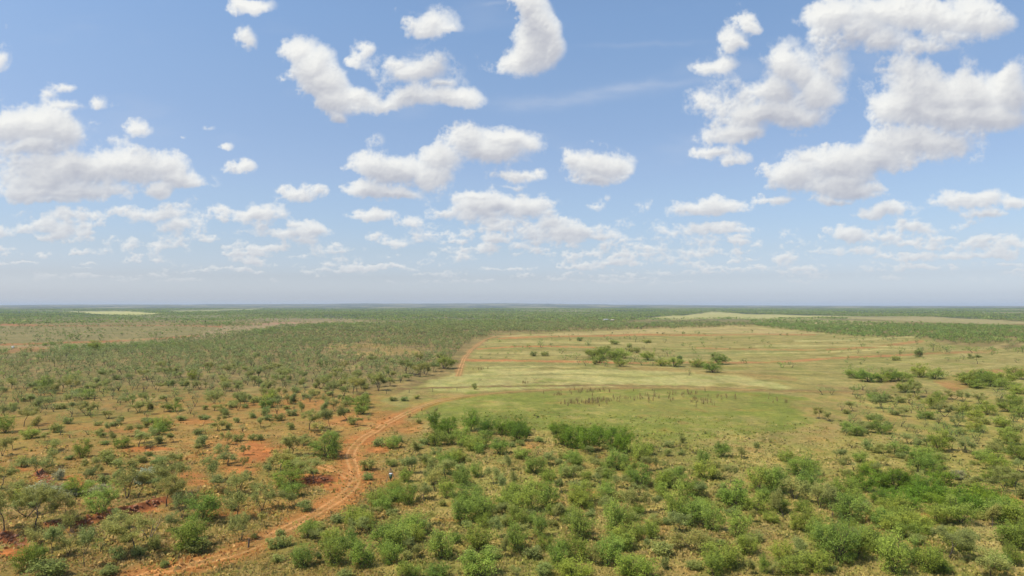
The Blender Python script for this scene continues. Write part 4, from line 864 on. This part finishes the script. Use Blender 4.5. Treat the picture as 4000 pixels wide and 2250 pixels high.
def weeds():
    sg = []; rg = random.Random(8)
    for cx, cy, rx, ry, n in ((1500, 1011, 34, 7, 70), (1440, 1015, 26, 6, 30), (1480, 985, 60, 4, 45), (1600, 1004, 60, 6, 34), (1700, 992, 50, 7, 40), (1770, 1010, 30, 9, 34), (1400, 993, 30, 3, 14), (1830, 1002, 30, 8, 14), (1330, 965, 18, 2, 8), (1210, 930, 16, 2, 12), (1080, 1040, 40, 12, 10), (1960, 1010, 30, 10, 12)):
        for k in range(int(n * .7)):
            X = rg.gauss(cx, rx * .6); Y = rg.gauss(cy, ry * .6); x, y, z = [float(q) for q in ground_at(X * SC, Y * SC)]
            for j in range(3):
                h = rg.uniform(.7, 1.7); a = x + rg.gauss(0, .18); b = y + rg.gauss(0, .18); t = (a + rg.gauss(0, .12), b + rg.gauss(0, .12), z + h)
                sg.append((np.array([a, b, z - .05]), np.array([a, b, z - .05]) * .4 + np.array(t) * .6, .05, .10)); sg.append((np.array([a, b, z - .05]) * .4 + np.array(t) * .6, np.array(t), .10, .03))
    co, f = tubes(sg, 3); o = mesh_obj('dry_weeds', co, f, plain('rust_weed_stalks', (.30, .225, .09), .9, .3, 3)); tag(o, 'rust-brown dry weed stalks standing in the green meadow', 'weeds', kind='stuff')
weeds()

def clods():
    V_, F_ = [], []; off = 0; rg = np.random.RandomState(3)
    oc = np.array([[1, 0, 0], [-1, 0, 0], [0, 1, 0], [0, -1, 0], [0, 0, 1], [0, 0, -1]], float); of = np.array([[0, 2, 4], [2, 1, 4], [1, 3, 4], [3, 0, 4], [2, 0, 5], [1, 2, 5], [3, 1, 5], [0, 3, 5]])
    for pts, drop, rim in BANKS:
        P = np.array(smooth(pts, 2)); s = np.concatenate([[0], np.cumsum(np.linalg.norm(np.diff(P, axis=0), axis=1))]); n = int(s[-1] * 5)
        t = rg.uniform(0, s[-1], n); x = np.interp(t, s, P[:, 0]) + rg.normal(0, .5, n); y = np.interp(t, s, P[:, 1]) + rg.normal(-.2, .55, n); z = terrain(x, y)
        for a, b, c in zip(x, y, z):
            R = rg.uniform(.10, .42) ** 1.0; v = oc * R * rg.uniform(.6, 1.3, (6, 3)) * [1.2, .9, .7] + rg.normal(0, .03, (6, 3)) + [a, b, c + R * .15]; V_.append(v); F_.append(of + off); off += 6
    o = mesh_obj('red_clay_clods', np.concatenate(V_), np.concatenate(F_), plain('red_clay', (.30, .145, .08), .95, .35, 1.5)); tag(o, 'crumbling red clay clods along the low eroded banks', 'clods', kind='stuff')
clods()

# ---------------------------------------------------------------- tracks: thin sheets of bare earth on the ground
def track(name, P, wv, ruts):
    P = np.array(smooth(P, 4)); d = np.gradient(P, axis=0); d /= np.linalg.norm(d, axis=1, keepdims=True) + 1e-9; nrm = np.stack([-d[:, 1], d[:, 0]], -1)
    s = np.concatenate([[0], np.cumsum(np.linalg.norm(np.diff(P, axis=0), axis=1))]); L_ = int(s[-1] / 1.1); t_ = np.linspace(0, s[-1], max(L_, 8))
    px_, py_ = np.interp(t_, s, P[:, 0]), np.interp(t_, s, P[:, 1]); nx, ny = np.interp(t_, s, nrm[:, 0]), np.interp(t_, s, nrm[:, 1])
    off = np.linspace(-1.7, 1.7, 25); x = px_[:, None] + nx[:, None] * off; y = py_[:, None] + ny[:, None] * off
    r = np.hypot(x, y); wob = .10 * perlin(t_ / 14, t_ * 0, 71)[:, None]; o = off[None] + wob
    inr = sstep(.42, .20, np.abs(np.abs(o) - .85)); z = terrain(x, y) + .035 * sstep(1.7, 1.3, np.abs(off))[None] - .045 * inr + .004 + r * 2e-4
    c = ground_colour(x, y); nz = fbm(x / 1.3, y / 1.3, 4, 72); pat = (.25 + .75 * sstep(-.25, .25, fbm(x / 12, y / 12, 4, 73))) * (.6 + .4 * sstep(-.3, .3, fbm(x / 2.5, y / 2.5, 3, 74)))
    fade = (sstep(300, 215, r) * .5 + .5) if name == 'dirt_track' else 1.0
    a = (inr * pat * ruts * fade * .8)[..., None]; fk_ = sstep(200, 245, r)[..., None]; rc_ = (lin((180, 158, 112)) * fk_ + lin((204, 148, 92)) * (1 - fk_)) if name == 'dirt_track' else lin((186, 146, 98)); c = c * (1 - a) + rc_ / GROUND_LIGHT * a * (1 + .35 * nz[..., None])
    md = (sstep(.45, .1, np.abs(o)) * .55 * sstep(-.2, .3, nz + .2))[..., None]; c = c * (1 - md) + lin((160, 128, 76)) / GROUND_LIGHT * md
    n, k = x.shape; i = np.arange(n - 1)[:, None] * k; j = np.arange(k - 1)[None]; f = np.stack([i + j, i + j + 1, i + k + j + 1, i + k + j], -1).reshape(-1, 4)
    tag(mesh_obj(name, np.stack([x, y, z], -1).reshape(-1, 3), f, GM, col=c.reshape(-1, 3), smooth_=True), kind='structure')
for k_, P in TRS.items():
    pts = [p for p in P]
    track(k_, pts, TRACKS[k_][1], .95 if k_ != 'spur_track' else .8)

# ---------------------------------------------------------------- game feeder, fence, posts, tank, farm buildings
def box(c, s, rz=0.0):
    v = np.array([[a, b, d] for d in (-.5, .5) for b in (-.5, .5) for a in (-.5, .5)]) * s; ca, sa = math.cos(rz), math.sin(rz)
    v = np.stack([v[:, 0] * ca - v[:, 1] * sa, v[:, 0] * sa + v[:, 1] * ca, v[:, 2]], -1) + c
    return v, np.array([[0, 2, 3, 1], [4, 5, 7, 6], [0, 1, 5, 4], [2, 6, 7, 3], [0, 4, 6, 2], [1, 3, 7, 5]])
def join(parts):
    V_, F_ = [], []; o = 0
    for v, f in parts: V_.append(np.asarray(v, float)); F_.append(np.asarray(f) + o); o += len(v)
    return np.concatenate(V_), np.concatenate(F_)
def lathe(prof, n=20, c=(0, 0, 0)):
    th = np.arange(n) / n * 2 * math.pi; v = np.array([[r * math.cos(t), r * math.sin(t), z] for r, z in prof for t in th]) + np.array(c)
    f = [[k * n + j, k * n + (j + 1) % n, (k + 1) * n + (j + 1) % n, (k + 1) * n + j] for k in range(len(prof) - 1) for j in range(n)]
    return v, np.array(f)
STEEL = plain('weathered_steel', (.22, .16, .12), .6, .3, 5, .2); GREEN = plain('green_painted_drum', (.07, .14, .085), .5, .15, 3); WHITE = plain('white_lid', (.75, .75, .72), .5, .05, 3)
fx, fy, fz = [float(q) for q in ground_at(1526, 1884)]
fe = empty('game_feeder', (fx, fy, fz), .4, (1.05, 1.05, 1.05)); tag(fe, 'green drum feeder with white lid hanging under a rusty tripod by the track', 'feeder')
for k in range(3):
    a = 3.5 + k * 2 * math.pi / 3; v, f = tubes([(np.array([math.cos(a) * 1.15, math.sin(a) * 1.15, -.05]), np.array([math.cos(a) * .03, math.sin(a) * .03, 2.75]), .05, .045)], 8); mesh_obj('leg', v, f, STEEL, fe, smooth_=True)
v, f = lathe([(.001, .62), (.12, .62), (.27, .86), (.30, .9), (.30, 1.2), (.315, 1.22), (.30, 1.24), (.30, 1.62), (.001, 1.62)]); dr = mesh_obj('drum', v, f, GREEN, fe, smooth_=False)
v, f = lathe([(.001, 1.63), (.34, 1.63), (.35, 1.68), (.33, 1.74), (.001, 1.79)]); mesh_obj('lid', v, f, WHITE, dr)
v, f = join([tubes([(np.array([0, 0, 1.78]), np.array([0, 0, 2.7]), .012, .012)], 5)]); mesh_obj('chain', v, f, STEEL, fe)
v, f = lathe([(.001, .42), (.09, .42), (.09, .60), (.001, .60)], 10); mesh_obj('spinner_box', v, f, STEEL, fe)
v, f = lathe([(.01, 2.66), (.07, 2.68), (.08, 2.76), (.01, 2.82)], 10); mesh_obj('tripod_cap', v, f, STEEL, fe)

WOOD = plain('old_fence_wood', (.115, .09, .068), .9, .3, 5)
def post_mesh(h, r):
    v, f = tubes([(np.array([0, 0, -.3]), np.array([.03, .02, h * .5]), r, r * .95), (np.array([.03, .02, h * .5]), np.array([.02, -.01, h]), r * .95, r * .85)], 8)
    t_, tf = lathe([(r * .85, h), (r * .4, h + .03), (.001, h + .03)], 8, (.02, -.01, 0)); return join([(v, f), (t_, tf)])
fp = [(1020, 1566), (1100, 1561), (1180, 1557), (1262, 1552), (1345, 1547), (1428, 1543), (1510, 1539), (1598, 1535), (1690, 1531), (1785, 1527)]
W = [tuple(float(q) for q in ground_at(a, b)) for a, b in fp]; fo = W[4]
we = empty('wire_fence', fo); tag(we, 'wire fence on dark wooden posts between the red slope and the pale field', 'fence')
for q in W:
    v, f = post_mesh(1.45, .10); mesh_obj('post', v + np.array(q) - np.array(fo), f, WOOD, we, smooth_=True)
for hgt in (.45, .85, 1.25):
    sg = []
    for a, b in zip(W[:-1], W[1:]):
        a = np.array(a) - fo + [0, 0, hgt]; b = np.array(b) - fo + [0, 0, hgt]; mid = (a + b) / 2 - [0, 0, .05]; sg += [(a, mid, .008, .008), (mid, b, .008, .008)]
    v, f = tubes(sg, 3); mesh_obj('wire', v, f, STEEL, we)
for (u, v_), h, r, lb in (((970, 2140), 1.35, .13, 'thick dark wooden post standing alone at the left verge of the track'), ((695, 2192), 1.2, .05, 'thin leaning post in the grass left of the track')):
    q = [float(k) for k in ground_at(u, v_)]; e = empty('fence_post', q, .3); e.rotation_euler = (.03, .05 if r > .1 else .14, .3); tag(e, lb, 'post')
    v, f = post_mesh(h, r); mesh_obj('shaft', v, f, WOOD, e, smooth_=True)
    v, f = tubes([(np.array([-r * 1.02, -.06, h * .8]), np.array([r * 1.02, .06, h * .8]), .012, .012)], 4); mesh_obj('staple', v, f, STEEL, e)
# tank and farm buildings far off
q = [float(k) for k in ground_at(50, 1361)]
te = empty('water_tank', q); tag(te, 'small white water tank beside the dark hedge on the far left', 'tank'); v, f = lathe([(.001, 0), (.95, 0), (.95, .8), (.98, .82), (.95, .84), (.95, 1.7), (.8, 1.85), (.001, 1.95)], 20); tb = mesh_obj('tank_body', v, f, WHITE, te)
v, f = lathe([(.25, 1.92), (.25, 2.05), (.001, 2.06)], 12); mesh_obj('hatch', v, f, STEEL, tb)
ROOF = plain('pale_metal_roof', (.34, .34, .33), .4, .06, .5, .1); TIN = plain('tan_metal_roof', (.46, .38, .27), .5, .08, .5); WALL = plain('pale_wall', (.42, .38, .32), .8, .1, .5); DARKO = plain('dark_opening', (.03, .03, .035), .3, .1, 1)
def building(name, u, v_, L_, B_, H_b, rz, roof, label, cat):
    q = [float(k) for k in ground_at(u, v_)]; e = empty(name, q, rz); tag(e, label, cat)
    v, f = join([box((0, 0, H_b / 2 - .3), (L_, B_, H_b + .6))]); mesh_obj('wall', v, f, WALL, e)
    a, b, t_ = L_ / 2 + .5, B_ / 2 + .5, .14; rh = H_b + B_ * .28; ez = H_b + .02
    v = np.array([[-a, -b, ez], [a, -b, ez], [a, 0, rh], [-a, 0, rh], [a, b, ez], [-a, b, ez], [-a, -b, ez + t_], [a, -b, ez + t_], [a, 0, rh + t_], [-a, 0, rh + t_], [a, b, ez + t_], [-a, b, ez + t_]])
    f = np.array([[6, 7, 8, 9], [9, 8, 10, 11], [0, 3, 2, 1], [3, 5, 4, 2], [0, 1, 7, 6], [5, 11, 10, 4], [0, 6, 9, 3], [3, 9, 11, 5], [1, 2, 8, 7], [2, 4, 10, 8]]); mesh_obj('roof', v, f, roof, e)
    for g_ in (-1, 1):
        v = np.array([[g_ * L_ / 2, -B_ / 2, H_b + .28], [g_ * L_ / 2, B_ / 2, H_b + .28], [g_ * L_ / 2, .01, rh - .05], [g_ * L_ / 2, -.01, rh - .05]]); mesh_obj('gable', v, np.array([[0, 1, 2, 3]]), WALL, e)
    v, f = box((-L_ * .1, -B_ / 2 - .02, 1.05), (1.1, .06, 2.1)); mesh_obj('door', v, f, DARKO, e)
    for k in (-.32, .15, .35):
        v, f = box((L_ * k, -B_ / 2 - .02, 1.6), (1.3, .06, 1.0)); mesh_obj('window', v, f, DARKO, e)
building('farmhouse', 2368, 1254, 12, 7, 2.8, .2, ROOF, 'tiny farmhouse with grey-white roof among the far trees', 'house')
building('farm_shed', 2391, 1255, 9, 6, 2.6, -.3, TIN, 'small tan-roofed shed just right of the far farmhouse', 'shed')

# ---------------------------------------------------------------- the air
def haze():
    zlo = float(gz.min()) - 1.5; zhi = max(float(gz.max()) + 4, CAM_H + 6)
    v, f = box((0, 0, (zlo + zhi) / 2), (128000, 128000, zhi - zlo)); m = D.materials.new('hazy_air'); m.use_nodes = True; t = NT(m.node_tree)
    p = t.n('ShaderNodeVolumePrincipled'); o = t.n('ShaderNodeOutputMaterial'); t.l(p.outputs[0], o.inputs[1])
    p.inputs['Color'].default_value = (.78, .87, .95, 1); p.inputs['Density'].default_value = HAZE
    tag(mesh_obj('haze', v, f, m), 'pale blue summer haze over the distant country', 'haze', kind='stuff')
haze()
